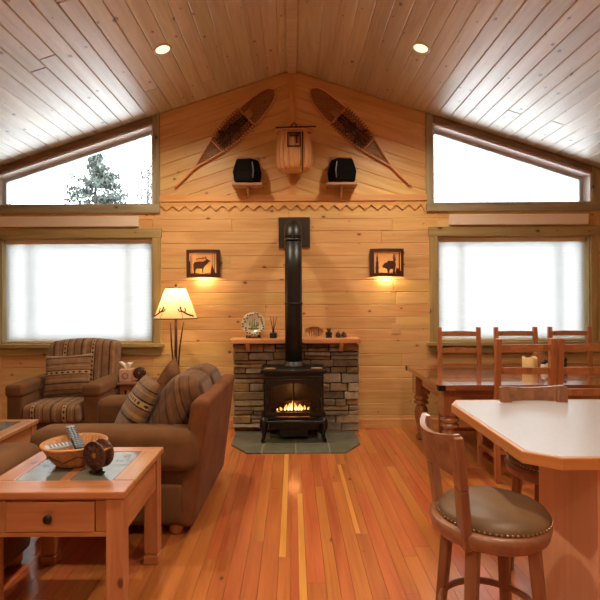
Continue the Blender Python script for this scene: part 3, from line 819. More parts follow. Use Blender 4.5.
# ------------------------------------------------------------------ sconces
def sconce(label, cx, motif):
    w, h, dp = .375, .318, .11
    t = thing('wall_sconce', label, 'wall light', (cx, YB, 1.737), 0, 'animal silhouette wall sconces')
    A = math.radians(38); Rr = (w/2)/math.sin(A)
    def arc(x, d=0):     # depth of bowed front at x
        th = math.asin(max(-1, min(1, x/Rr))); return -(dp-.045)-(Rr*math.cos(th)-Rr*math.cos(A))*.55-d
    def strip(mb, x0, x1, z0, z1, d0, d1, n=14):
        for i in range(n):
            a = x0+(x1-x0)*i/n; b = x0+(x1-x0)*(i+1)/n
            mb.hexa([(a, arc(a, d1), z0), (b, arc(b, d1), z0), (b, arc(b, d0), z0), (a, arc(a, d0), z0)], [(a, arc(a, d1), z1), (b, arc(b, d1), z1), (b, arc(b, d0), z1), (a, arc(a, d0), z1)])
    mb = MB()
    strip(mb, -w/2, w/2, 0, .036, 0, .012); strip(mb, -w/2, w/2, h-.036, h, 0, .012)
    strip(mb, -w/2, -w/2+.032, .036, h-.036, 0, .012, 3); strip(mb, w/2-.032, w/2, .036, h-.036, 0, .012, 3)
    for sg in (-1, 1): a, b = sorted((sg*w/2, sg*(w/2-.006))); mb.box(a, b, -(dp-.045), -.001, 0, h)
    mb.build('frame', M['rust'], t)
    mb = MB(); strip(mb, -w/2+.03, w/2-.03, .034, h-.034, -.004, -.002); mb.build('mica_panel', M['mica'], t)
    mb = MB(); mb.box(-w/2+.008, w/2-.008, -.012, -.001, .02, h-.02); mb.build('back_plate', M['rust'], t)
    mb = MB(); mb.tube([(w/2, -.04, h*.45), (w/2+.018, -.04, h*.45)], .007, 8); mb.build('knob', M['rust'], t)
    mb = MB(); mb.M = T(0, -.05, .10); mb.lathe([(.0001, .055), (.02, .045), (.027, .02), (.02, -.01), (.013, -.03)], 12); mb.build('bulb', emis('sconce bulb', (1, .72, .38, 1), 10), t)
    mb = MB()
    def pl(pts):
        q = [(a, b) for a, b in pts]
        if area(q) < 0: q = q[::-1]
        mb.prism(q, .004, .010, lambda a, b, d: V((a, arc(a, d), b)))
    def px(pts, x0, y0, x1, y1):   # from sketch coordinates to the panel
        return [((x-x0)/(x1-x0)*(w-.0)-w/2, h-(y-y0)/(y1-y0)*h) for x, y in pts]
    if motif == 'elk':
        k = (95, 125, 485, 455)
        pl(px([(182, 300), (196, 276), (240, 268), (300, 268), (322, 258), (336, 240), (352, 238), (362, 250), (384, 254), (380, 264), (360, 276), (348, 294), (330, 312), (312, 334), (304, 350), (300, 398), (288, 398), (286, 352), (250, 352), (222, 350), (208, 366), (206, 402), (190, 402), (184, 360)], *k))
        pl(px([(340, 244), (322, 228), (290, 234), (250, 234), (216, 246), (214, 240), (248, 226), (288, 226), (300, 212), (305, 213), (300, 225), (322, 220), (330, 205), (334, 207), (332, 222), (348, 240)], *k))
        for (a, b, top) in ((108, 122, 160), (140, 148, 200), (160, 166, 180), (404, 410, 180), (425, 432, 170)): pl(px([(a, 430), (b, 430), (b-2, top), (a+2, top)], *k))
        pl(px([(120, 430), (130, 330), (118, 340), (134, 300), (122, 308), (136, 250), (150, 308), (140, 300), (156, 340), (142, 330), (152, 430)], *k))
        pl(px([(120, 430), (120, 415), (200, 402), (300, 412), (350, 404), (460, 400), (460, 430)], *k))
        pl(px([(385, 420), (392, 350), (402, 300), (420, 350), (440, 400), (440, 420)], *k))
    else:
        k = (118, 110, 508, 440)
        pl(px([(248, 318), (268, 288), (288, 276), (304, 272), (318, 254), (352, 256), (386, 256), (404, 268), (412, 294), (408, 322), (402, 350), (398, 384), (384, 398), (370, 390), (378, 364), (366, 350), (344, 352), (334, 370), (326, 398), (310, 398), (308, 372), (300, 350), (284, 344), (272, 334), (258, 338)], *k))
        pl(px([(172, 420), (176, 340), (166, 350), (182, 290), (172, 300), (186, 230), (178, 238), (190, 160), (204, 238), (196, 230), (210, 300), (200, 290), (214, 350), (204, 340), (208, 420)], *k))
        for (a, b, top) in ((148, 158, 170), (378, 398, 180), (444, 462, 150), (476, 484, 190)): pl(px([(a, 420), (b, 420), (b-3, top), (a+3, top)], *k))
        pl(px([(385, 260), (374, 215), (398, 240), (404, 200), (410, 255)], *k))
        pl(px([(140, 425), (140, 400), (230, 392), (330, 396), (420, 388), (490, 372), (490, 425)], *k))
        pl(px([(400, 400), (420, 330), (440, 350), (455, 300), (470, 400)], *k))
    mb.build('silhouette', M['rust'], t)
    L = bpy.data.lights.new('sconce_light', 'POINT'); L.energy = SCONCE; L.color = (1, .68, .34); L.shadow_soft_size = .025
    lo = bpy.data.objects.new('sconce_light', L); COL.objects.link(lo); lo.location = (cx, YB-.05, 1.737+.065)
SCONCE = 13
sconce('bow fronted amber wall sconce with an elk cut-out, above the lamp', -1.025, 'elk')
sconce('bow fronted amber wall sconce with a bear cut-out, above the light switch', 1.075, 'bear')

# light switch
t = thing('light_switch', 'small ivory double light switch on the boards below the bear sconce', 'light switch', (1.19, YB, 1.14))
mb = MB(); mb.box(-.055, .055, -.007, 0, -.06, .06); mb.build('plate', M['ivory'], t, bevel=.003)
for x in (-.024, .024):
    mb = MB(); mb.box(x-.009, x+.009, -.012, -.007, -.02, .02); mb.build('rocker', M['ivory'], t, bevel=.002)

# ------------------------------------------------------------------ hearth, surround, mantel
hp = [(-.645, YB-.2), (-.64, 4.94), (-.45, 4.66), (.50, 4.66), (.675, 4.94), (.675, YB-.2)]
hp2 = [(a, min(b, YB-.20)) for a, b in hp]
t = thing('hearth_pad', 'grey green slate tile hearth pad with clipped corners under the stove', 'hearth', (0, 0, 0))
mb = MB(); mb.prism(hp2, 0, .010, lambda a, b, d: V((a, b, d))); mb.build('grout_bed', M['grout'], t)
mb = MB(); g = .006
ys = [4.66-.02, 4.945, 5.27, 5.6]
for i in range(6):
    for j in range(3):
        x0 = .02-3*.332+i*.332
        q = [(x0+g, ys[j]+g), (x0+.332-g, ys[j]+g), (x0+.332-g, ys[j+1]-g), (x0+g, ys[j+1]-g)]
        c = hp2
        for a in range(len(c)):
            p1, p2 = c[a], c[(a+1) % len(c)]; nx, ny = (p2[1]-p1[1]), -(p2[0]-p1[0])
            q = clip(q, nx, ny, nx*p1[0]+ny*p1[1]) if q else q
        if q and len(q) > 2: board(mb, q, lambda a, b, d: V((a, b, .016-d)), (1, 0), ch=.002, th=.010)
mb.build('slate_tile', M['slate'], t)

t = thing('stone_surround', 'brown ledgestone surround behind the black stove', 'stone surround', (0, 0, 0))
mb = MB(); mb.box(-.66, .72, 5.47, YB-.019, 0.0, .997); mb.build('mortar_bed', M['mortar'], t)
mb = MB(); rs = random.Random(5); z = .004
while z < .97:
    hrow = rs.uniform(.06, .115); hrow = min(hrow, .986-z)
    if .986-z-hrow < .035: hrow = .986-z
    x = -.675
    while x < .735:
        w = rs.uniform(.12, .38)
        if .735-x-w < .1: w = .735-x
        parts = [(0, hrow)] if rs.random() < .65 or hrow < .075 else [(0, hrow*.5), (hrow*.5, hrow)]
        for a, b in parts:
            yf = rs.uniform(5.408, 5.458); j = lambda s: rs.uniform(-s, s); e = .005
            mb.hexa([(x+e+j(.004), yf+j(.008), z+a+e+j(.004)), (x+w-e+j(.004), yf+j(.008), z+a+e+j(.004)), (x+w-e, 5.48, z+a+e), (x+e, 5.48, z+a+e)],
                    [(x+e+j(.008), yf+j(.012), z+b-e+j(.007)), (x+w-e+j(.008), yf+j(.012), z+b-e+j(.007)), (x+w-e, 5.48, z+b-e), (x+e, 5.48, z+b-e)])
        x += w
    z += hrow
for sg, xe in ((-1, -.66), (1, .72)):
    z = .004
    while z < .98:
        hh = min(rs.uniform(.06, .13), .99-z); a, b = sorted((xe, xe+sg*rs.uniform(.012, .025))); mb.box(a, b, 5.475, YB-.02, z+.003, z+hh-.003); z += hh
mb.build('stone_veneer', M['stone'], t, bevel=.013, seg=2)

t = thing('mantel_shelf', 'pale pine mantel shelf resting on the stone surround', 'mantel', (0, 0, 1.0))
mb = MB(); mb.prism([(-.70, 5.34), (-.69, 5.305), (-.3, 5.31), (.2, 5.30), (.70, 5.305), (.745, 5.33), (.735, 5.58), (-.70, 5.58)], .0, .052, lambda a, b, d: V((a, b, d))); mb.build('shelf', M['mantel'], t, bevel=.008, seg=3)
for x in (-.50, .53):
    mb = MB(); mb.prism([(5.405, 0), (5.32, 0), (5.33, -.03), (5.385, -.09), (5.405, -.10)], x-.022, x+.022, lambda a, b, d: V((d, a, b))); mb.build('corbel', M['mantel'], t, bevel=.004)

# ------------------------------------------------------------------ stove
t = thing('wood_stove', 'black iron stove with a lit fire behind arched glass', 'stove', (.001, 5.19, .024))
W = .31; F = -.20; B = .19
mb = MB()
mb.box(-W, -W+.02, F, B, .19, .70); mb.box(W-.02, W, F, B, .19, .70); mb.box(-W+.02, W-.02, B-.02, B, .19, .70); mb.box(-W+.02, W-.02, F, B-.02, .19, .25); mb.box(-W+.02, W-.02, F, B-.02, .655, .70)
mb.box(-W-.006, W+.006, F-.012, B, .645, .668)
mb.build('firebox', M['iron'], t, bevel=.006)
mb = MB(); mb.prism([(-W-.03, F-.035), (W+.03, F-.035), (W+.03, B-.0), (-W-.03, B-.0)], .70, .745, lambda a, b, d: V((a, b, d))); mb.build('top_plate', M['iron'], t, bevel=.012, seg=3)
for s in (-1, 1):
    mb = MB(); mb.box(s*.24-.055, s*.24+.055, F-.0, F+.07, .745, .752); mb.build('tan_panel', M['shelfwood'], t, bevel=.002)  # thin tan panel at each front corner of the top plate
# door with an arched opening
mb = MB(); oz0, oz1 = .265, .64; n = 16
outer = [(-.285, oz0), (.285, oz0), (.285, oz1)]+[(.285-.57*i/n, oz1) for i in range(1, n)]+[(-.285, oz1)]
inner = [(-.245, .305), (.245, .305), (.245, .555)]+[(.245-.49*i/n, .555+.045*math.sin(PI*i/n)) for i in range(1, n)]+[(-.245, .555)]
mb.ring(outer, inner, F-.028, F-.001, lambda a, b, d: V((a, d, b)))
mb.box(-.008, .008, F-.026, F-.008, .305, .60)
mb.build('door', M['iron'], t, bevel=.004)
mb = MB(); mb.prism(inner, F-.014, F-.010, lambda a, b, d: V((a, d, b))); mb.build('door_glass', M['stoveglass'], t)
for s in (-1, 1):
    mb = MB(); mb.tube([(s*.275, F-.03, .35), (s*.275, F-.055, .36), (s*.275, F-.055, .44), (s*.275, F-.03, .45)], .008, 8); mb.build('door_handle', M['iron'], t)
mb = MB(); mb.box(-.255, .255, F+.02, B-.05, .115, .195); mb.box(-.29, .29, F-.06, F+.05, .195, .225); mb.build('ash_lip', M['iron'], t, bevel=.01, seg=3)
mb = MB(); mb.box(-.15, .15, F+.05, B-.1, .03, .118); mb.build('ash_pan', M['iron'], t, bevel=.01)
for sx_ in (-1, 1):
    for yy in (F-.0, B-.05):
        mb = MB(); mb.tube([(sx_*.285, yy+.03, .235), (sx_*.31, yy+.02, .20), (sx_*.315, yy, .15), (sx_*.302, yy-.01, .08), (sx_*.312, yy-.012, .03), (sx_*.325, yy-.015, .004)], [.04, .046, .036, .022, .018, .022], 12); mb.build('leg', M['iron'], t)
mb = MB(); rl = random.Random(4)
for (x0, y0, z0, x1, y1, z1, r) in ((-.17, .02, .29, .16, .05, .30, .035), (-.14, -.06, .285, .18, -.04, .29, .032), (-.12, .0, .34, .1, -.06, .36, .03), (.02, .05, .35, .19, -.02, .34, .028)):
    mb.tube([(x0, y0, z0), ((x0+x1)/2, (y0+y1)/2+.01, (z0+z1)/2+.006), (x1, y1, z1)], r, 10)
mb.build('log', M['log'], t)
mb = MB()
def flame(mb, x, y, z, h, r, lean=0, mi=0):
    pts = [(x, y, z), (x+lean*.2, y, z+h*.25), (x+lean*.4, y, z+h*.55), (x+lean*1.1, y, z+h*.85), (x+lean, y, z+h)]
    mb.tube(pts, [r*.6, r, r*.72, r*.3, .001], 8, mi)
for x, h, r, ln in ((-.13, .06, .02, -.01), (-.085, .09, .024, .01), (-.05, .12, .028, .01), (-.02, .17, .03, .012), (.02, .12, .028, -.01), (.05, .09, .024, .01), (.08, .11, .022, -.012), (.115, .075, .02, .0), (.15, .05, .016, .01)):
    flame(mb, x, -.09+.02*math.sin(x*60), .30, h*.62, r*.75, ln)
for x, h, r in ((-.09, .04, .017), (-.055, .06, .02), (-.022, .10, .021), (.022, .07, .021), (.052, .05, .018), (.085, .065, .014), (-.17, .03, .01)):
    flame(mb, x, -.125, .305, h*.62, r*.75, mi=1)
mb.build('flame', [M['flame'], M['flamecore']], t)
mb = MB()
for i in range(16): mb.rbox((rl.uniform(-.19, .19), rl.uniform(-.13, .06), .262), (.04, .035, .025), .01, seg=2, inner=1)
mb.build('ember_bed', M['ember'], t)['kind'] = 'stuff'
L = bpy.data.lights.new('fire_light', 'POINT'); L.energy = 2; L.color = (1, .45, .15); L.shadow_soft_size = .06
lo = bpy.data.objects.new('fire_light', L); COL.objects.link(lo); lo.location = (.001, 5.19-.13, .47)

t = thing('stove_pipe', 'tall black flue pipe rising from the stove to a square wall plate', 'flue pipe', (.005, 5.195, .767))
mb = MB(); pr = .092
path = [(0, 0, .0), (0, 0, .5), (0, 0, 1.0), (0, 0, 1.36)]
mb.tube(path, pr, 28); mb.build('pipe', M['pipe'], t)
mb = MB(); c = V((0, .14, 1.36)); pts = []
for i in range(9):
    a = PI/2*i/8; pts.append((0, .14-.14*math.cos(a), 1.36+.14*math.sin(a)))
pts.append((0, YB-5.195-.02, 1.50)); mb.tube(pts, pr+.004, 28); mb.build('elbow', M['pipe'], t)
mb = MB(); mb.lathe([(pr+.02, .003), (pr+.02, .025), (pr+.006, .03), (pr+.006, .06), (pr+.001, .062)], 28, cap=False)
mb.build('collar', M['pipe'], t)
for zz in (.66, 1.34): mb = MB(); mb.M = T(0, 0, zz); mb.lathe([(pr, 0), (pr+.006, .003), (pr+.006, .022), (pr, .025)], 28, cap=False); mb.build('collar', M['pipe'], t)
mb = MB(); mb.box(-.166, .194, YB-5.195-.022, YB-5.195-.001, 1.312, 1.662); mb.build('wall_plate', M['plate'], t, bevel=.003)

# ------------------------------------------------------------------ on the mantel
MZ = 1.0525
t = thing('decorative_plate', 'round patterned ceramic plate on a dark stand at the end of the mantel', 'plate', (-.445, 5.47, MZ))
mb = MB(); mb.M = T(0, .0, .155)@RX(math.radians(90-14)); mb.lathe([(.0001, -.004), (.07, -.004), (.085, .006), (.133, .018), (.136, .016), (.09, -.003), (.07, -.012), (.0001, -.012)], 36, cap=False); rp = random.Random(2)
for i in range(26):
    a = 2*PI*i/26; r = rp.choice((.098, .112, .122)); mb.rbox((r*math.cos(a), r*math.sin(a), .0095+(r-.085)*.25), (.02, .015, .004), .0019, seg=2, inner=1, mi=1)
for x, y0, y1 in ((-.045, -.02, .03), (-.02, -.045, .055), (.005, -.03, .06), (.028, -.05, .03), (.048, -.02, .02)): mb.tube([(x, y0, -.002), (x+.004, y1, -.002)], .007, 6, mi=2)
mb.tube([(-.06, -.05, -.002), (.06, -.05, -.002)], .008, 6, mi=2)
mb.build('dish', [M['ceramic'], M['ceramicpat'], M['greenglaze']], t)
mb = MB()
for s in (-1, 1): mb.tube([(s*.07, -.065, .035), (s*.075, -.06, .012), (s*.07, -.02, .008), (s*.05, .05, .008), (s*.03, .055, .09)], .008, 6)
mb.tube([(-.072, -.03, .009), (.072, -.03, .009)], .007, 6)
mb.build('plate_stand', M['dark'], t)
t = thing('reed_diffuser', 'small black pot with three thin reeds on the mantel beside the plate', 'reed diffuser', (-.223, 5.45, MZ))
mb = MB(); mb.box(-.04, .04, -.04, .04, 0, .06); mb.build('pot', M['blackplastic'], t, bevel=.01)
mb = MB(); mb.M = T(0, 0, .06); mb.lathe([(.012, 0), (.010, .03), (.012, .035)], 10); mb.build('neck', M['blackplastic'], t)
for dx, dy in ((-.035, 0), (.005, .015), (.04, -.01)):
    mb = MB(); mb.tube([(dx*.1, 0, .085), (dx, dy, .24)], .004, 5); mb.build('reed', M['twig'], t)
t = thing('oval_basket', 'shallow oval wooden basket propped on the mantel right of the pipe', 'basket', (.235, 5.50, MZ))
mb = MB(); mb.M = T(0, 0, .061)@RX(math.radians(78)); mb.lathe([(.0001, 0), (.08, .0), (.105, .012), (.11, .03), (.104, .03), (.09, .012), (.0001, .008)], 30, sy=.56, cap=False); mb.build('bowl', M['wicker'], t)
mb = MB(); mb.M = T(0, 0, .061)@RX(math.radians(78))
for x in (-.05, -.025, 0, .025, .05): mb.tube([(x, -.05, .012), (x, .05, .012)], .004, 5)
mb.build('rib', M['twig'], t)
t = thing('bear_figurine', 'dark carved bear figurine sitting on the mantel', 'figurine', (.40, 5.46, MZ))
mb = MB(); mb.rbox((0, 0, .035), (.062, .055, .07), .027, seg=4, inner=2); mb.rbox((0, -.012, .084), (.04, .042, .036), .0175, seg=4, inner=2); mb.rbox((0, -.036, .079), (.018, .02, .015), .007, seg=3, inner=1)
for s in (-1, 1): mb.rbox((s*.016, -.006, .103), (.012, .008, .012), .004, seg=2, inner=1); mb.rbox((s*.025, -.03, .012), (.02, .04, .022), .009, seg=3, inner=1); mb.rbox((s*.03, -.02, .045), (.016, .03, .035), .007, seg=3, inner=1)
mb.build('body', M['dark'], t)
for x, lab in ((.505, 'small brown pine cone on the mantel next to the bear figurine'), (.57, 'small brown pine cone nearest the open end of the mantel')):
    t = thing('pine_cone', lab, 'pine cone', (x, 5.45, MZ), 0, 'pine cones on the mantel')
    mb = MB(); mb.lathe([(.0001, 0), (.02, .005), (.027, .02), (.022, .045), (.008, .066), (.0001, .07)], 12, cap=False)
    for k in range(6):
        for i in range(8):
            a = 2*PI*(i+.5*(k % 2))/8; r = (.025, .028, .027, .023, .017, .010)[k]; mb.rbox((r*math.cos(a), r*math.sin(a), .008+.010*k), (.012, .012, .006), .0028, seg=2, inner=1)
    mb.build('cone', M['reel'], t)
    mb = MB(); mb.tube([(0, 0, .068), (.003, 0, .088)], .003, 5); mb.build('stalk', M['twig'], t)

# ------------------------------------------------------------------ floor lamp
t = thing('floor_lamp', 'lit floor lamp with a parchment shade and three twig stems behind the sofa', 'floor lamp', (-1.255, 5.20, 0))
mb = MB(); n = 6; S = 48
def shade_r(a, r):   # softly panelled
    return r*(1-.035*abs(math.cos(3*a)))
prof = [(.235, 1.29), (.232, 1.30), (.185, 1.42), (.14, 1.54), (.106, 1.615)]
vs = [(shade_r(2*PI*k/S, r)*math.cos(2*PI*k/S), shade_r(2*PI*k/S, r)*math.sin(2*PI*k/S), z) for r, z in prof for k in range(S)]
fs = [(i*S+k, i*S+(k+1) % S, (i+1)*S+(k+1) % S, (i+1)*S+k) for i in range(len(prof)-1) for k in range(S)]
mb.add(vs, fs, [[(0, 0)]*4]*len(fs), True); ls = mb.build('lamp_shade', M['lampshade'], t)
mb = MB()
for r, z in ((.236, 1.29), (.106, 1.615)): mb.tube([(shade_r(2*PI*k/S, r)*math.cos(2*PI*k/S), shade_r(2*PI*k/S, r)*math.sin(2*PI*k/S), z) for k in range(S)], .006, 6, closed=True)
for k in range(6):
    a = PI/6+2*PI*k/6-PI/2; mb.tube([(shade_r(a, r)*1.012*math.cos(a), shade_r(a, r)*1.012*math.sin(a), z) for r, z in prof], .0022, 5)
mb.build('shade_binding', M['twig'], ls)
mb = MB()
def ons(a, z, o=1.03):
    r = .235-(z-1.29)/(.325)*.129; return (r*o*math.cos(a), r*o*math.sin(a), z)
for sgn, a0 in ((1, -PI/2-.75), (-1, -PI/2+.75)):
    mb = MB(); mb.tube([ons(a0-sgn*.35, 1.315), ons(a0-sgn*.05, 1.335), ons(a0+sgn*.25, 1.375), ons(a0+sgn*.3, 1.415)], .008, 6)
    mb.tube([ons(a0+sgn*.1, 1.35), ons(a0+sgn*.02, 1.385), ons(a0+sgn*.05, 1.405)], .006, 6)
    mb.tube([ons(a0+sgn*.22, 1.365), ons(a0+sgn*.36, 1.37), ons(a0+sgn*.42, 1.395)], .006, 6)
    mb.build('antler_ornament', M['rust'], ls)
mb = MB(); mb.M = T(0, 0, 1.615); mb.lathe([(.006, -.02), (.006, .012), (.014, .02), (.014, .032), (.004, .045)], 10)
mb.M = Matrix()
for k in range(3): a = 2*PI*k/3; mb.tube([(0, 0, 1.612), (.1*math.cos(a), .1*math.sin(a), 1.612)], .003, 5)
mb.build('finial', M['rust'], t)
mb = MB(); mb.tube([(0, 0, .03), (.004, 0, .5), (-.004, 0, .9), (0, 0, 1.36)], .016, 8); mb.build('pole', M['twig'], t)
for s, tz in ((-1, 1.24), (1, 1.25)):
    mb = MB(); mb.tube([(s*.012, -.01, .03), (s*.018, -.014, .7), (s*.045, -.02, 1.0), (s*.085 if s > 0 else s*.055, -.02, tz)], [.011, .010, .009, .006], 7); mb.build('twig_stem', M['twig'], t)
mb = MB(); mb.lathe([(.15, 0), (.15, .02), (.12, .03), (.04, .04), (.03, .06)], 28); mb.build('base', M['rust'], t)
mb = MB(); mb.M = T(0, 0, 1.42); mb.lathe([(.0001, .05), (.025, .035), (.03, .01), (.018, -.03), (.014, -.06)], 14); mb.build('bulb', emis('lamp bulb', (1, .78, .45, 1), 12), t)
L = bpy.data.lights.new('lamp_light', 'POINT'); L.energy = 8; L.color = (1, .74, .42); L.shadow_soft_size = .035
lo = bpy.data.objects.new('lamp_light', L); COL.objects.link(lo); lo.location = (-1.255, 5.20, 1.515)

# ------------------------------------------------------------------ upholstered seating
def sofa(label, loc, rz, w, d, ncush, group, back_m, name='sofa'):
    """front towards local -y"""
    t = thing(name, label, 'sofa', loc, rz, group)
    hw, hd = w/2, d/2; aw = .25
    mb = MB(); mb.rbox((0, .0, .20), (w-.10, d-.12, .26), .03, seg=3); mb.build('base', M['suede'], t)
    for s in (-1, 1):
        mb = MB()
        mb.rbox((s*(hw-.155), .0, .26), (aw-.10, d+.0, .42), .03, seg=3, inner=6)
        mb.rbox((s*(hw-aw/2), .022, .545), (aw, d+.03, .255), .07, (0, .01, .012), seg=5, inner=6)
        mb.build('arm', M['suede'], t)
    mb = MB()
    def lean(o):
        z = o.z+.375; o.y += .10*max(0, z)/.75; return o
    mb.rbox((0, hd-.055, .455), (w-.11, .12, .81), .045, seg=4, inner=6, shape=lean)
    mb.build('back', M['suede2'], t)
    cw = (w-2*aw)/ncush
    for i in range(ncush):
        x = -hw+aw+cw*(i+.5)
        mb = MB(); mb.rbox((x, -.10, .395), (cw-.006, d-.34, .18), .06, (0, .015, .02), seg=4); mb.build('seat_cushion', M['suede'], t)
        mb = MB(); mb.M = T(x, hd-.175, .72)@RX(math.radians(-30)); mb.rbox((0, 0, 0), (cw+.10, .25, .56), .12, (0.02, .05, .0), seg=6, inner=6)
        mb.build('back_cushion', back_m, t)
    for sx_ in (-1, 1):
        for sy_ in (-1, 1):
            mb = MB(); mb.M = T(sx_*(hw-.12), sy_*(hd-.12), 0); mb.lathe([(.03, 0), (.045, .02), (.045, .05), (.035, .075)], 16); mb.build('foot', M['chair'], t)
    return t
SC = (-1.14, 3.62)
sofa('brown suede loveseat with striped back cushions, its rust back to the walkway', (SC[0], SC[1], 0), -PI/2-.035, 1.22, 1.04, 2, 'brown suede sofas', M['stripec'])
sofa('brown suede sofa of which one rounded arm shows beside the end table', (-2.435, 2.35, 0), PI, 1.93, 1.04, 2, 'brown suede sofas', M['suede'])

# throw pillows on the loveseat
def put_pillow(name, label, loc, w, h, tk, mat, rz, tilt, roll=0, group=None):
    mb = MB(); mb.pillow(w, h, tk); o = mb.build(name, mat)
    o.matrix_world = T(*loc)@RZ(rz)@RX(tilt)@RY(roll)
    return tag(o, label, 'pillow', group)
put_pillow('throw_pillow', 'tan and black banded throw pillow leaning at the near end of the loveseat', (-1.11, 3.41, .72), .52, .50, .16, M['stripet'], -PI/2+.45, math.radians(-30), 0, 'throw pillows')
put_pillow('throw_pillow', 'mottled dark brown throw pillow at the far end of the loveseat', (-1.03, 3.90, .775), .44, .44, .16, M['darkpillow'], -PI/2+.35, math.radians(-24), math.radians(10), 'throw pillows')

# armchair
def armchair(loc, rz):
    t = thing('armchair', 'wide striped armchair with brown suede arms under the window', 'armchair', loc, rz)
    w, d = .90, .86; hw, hd = w/2, d/2; aw = .17
    mb = MB(); mb.rbox((0, .0, .2), (w-.06, d-.06, .28), .025, seg=3); mb.build('base', M['suede'], t)
    mb = MB(); mb.rbox((0, -.13, .415), (w-2*aw-.01, d-.20, .17), .045, (0, .01, .02), seg=4); mb.build('seat_cushion', M['stripe'], t)
    for s in (-1, 1):
        mb = MB(); mb.rbox((s*(hw-aw/2), -.035, .33), (aw-.015, d-.09, .56), .025, seg=3, inner=5)
        mb.rbox((s*(hw-aw/2), -.04, .63), (aw+.006, d-.06, .12), .035, (0, 0, .01), seg=4, inner=5); mb.build('arm', M['suede'], t)
    mb = MB()
    def sh(o):
        f = (o.z+.36)/.72; o.y += .09*f; o.x *= 1+.06*f; o.z += .022*f*max(0, 1-(o.x/.33)**2); return o
    mb.rbox((0, hd-.19, .68), (w-2*aw+.15, .20, .72), .06, (0, .03, .01), seg=4, inner=8, shape=sh); mb.build('backrest', M['stripe'], t)
    for sx_ in (-1, 1):
        for sy_ in (-1, 1):
            mb = MB(); mb.bar((sx_*(hw-.08), sy_*(hd-.08), 0), (sx_*(hw-.08), sy_*(hd-.08), .08), .04, .04, w1=.055, d1=.055); mb.build('foot', M['dark'], t)
armchair((-2.285, 5.02, 0), 0)
put_pillow('throw_pillow', 'striped square pillow propped on the seat of the armchair', (-2.29, 4.925, .73), .47, .42, .15, M['stripeh'], .06, math.radians(-16), math.radians(-3), 'throw pillows')

# side table between armchair and loveseat
t = thing('side_table', 'small wooden side table holding the tissue box by the armchair', 'side table', (-1.62, 5.19, 0))
mb = MB(); mb.box(-.20, .20, -.19, .19, .605, .63); mb.build('table_top', M['stool'], t, bevel=.006)
for sx_ in (-1, 1):
    for sy_ in (-1, 1): mb = MB(); mb.bar((sx_*.16, sy_*.15, 0), (sx_*.16, sy_*.15, .605), .035, .035); mb.build('leg', M['stool'], t)
mb = MB(); mb.box(-.16, .16, -.155, -.14, .55, .605); mb.box(-.16, .16, .14, .155, .55, .605); mb.box(-.16, -.145, -.14, .14, .55, .605); mb.box(.145, .16, -.14, .14, .55, .605); mb.build('apron', M['stool'], t)
mb = MB(); mb.box(-.16, .16, -.15, .15, .18, .195); mb.build('lower_shelf', M['stool'], t)
t = thing('tissue_box', 'pink cube tissue box with a white tissue on the side table', 'tissue box', (-1.765, 5.14, .632), .05)
mb = MB(); mb.box(-.062, .062, -.062, .062, 0, .125); mb.build('carton', M['pinkbox'], t, bevel=.004)
mb = MB(); mb.M = T(0, -.063, .06)@RX(PI/2); mb.lathe([(.026, 0), (.032, .001), (.032, .003), (.026, .003)], 20, cap=False); mb.build('ring_motif', M['reel'], t)
mb = MB(); rt = random.Random(8); vs = []; n = 9
for i in range(n):
    for j in range(5):
        a = -1+2*i/(n-1); zz = j/4
        vs.append(((.02+.055*zz)*a+rt.uniform(-.004, .004), .012*math.sin(a*5+j)*(.4+zz), .123+.085*zz*(.72+.28*abs(a)+.1*math.sin(a*7))))
fs = [(i*5+j, (i+1)*5+j, (i+1)*5+j+1, i*5+j+1) for i in range(n-1) for j in range(4)]
mb.add(vs, fs, [[(0, 0)]*4]*len(fs), True); o = mb.build('tissue', M['white'], t); sm = o.modifiers.new('Solidify', 'SOLIDIFY'); sm.thickness = .003

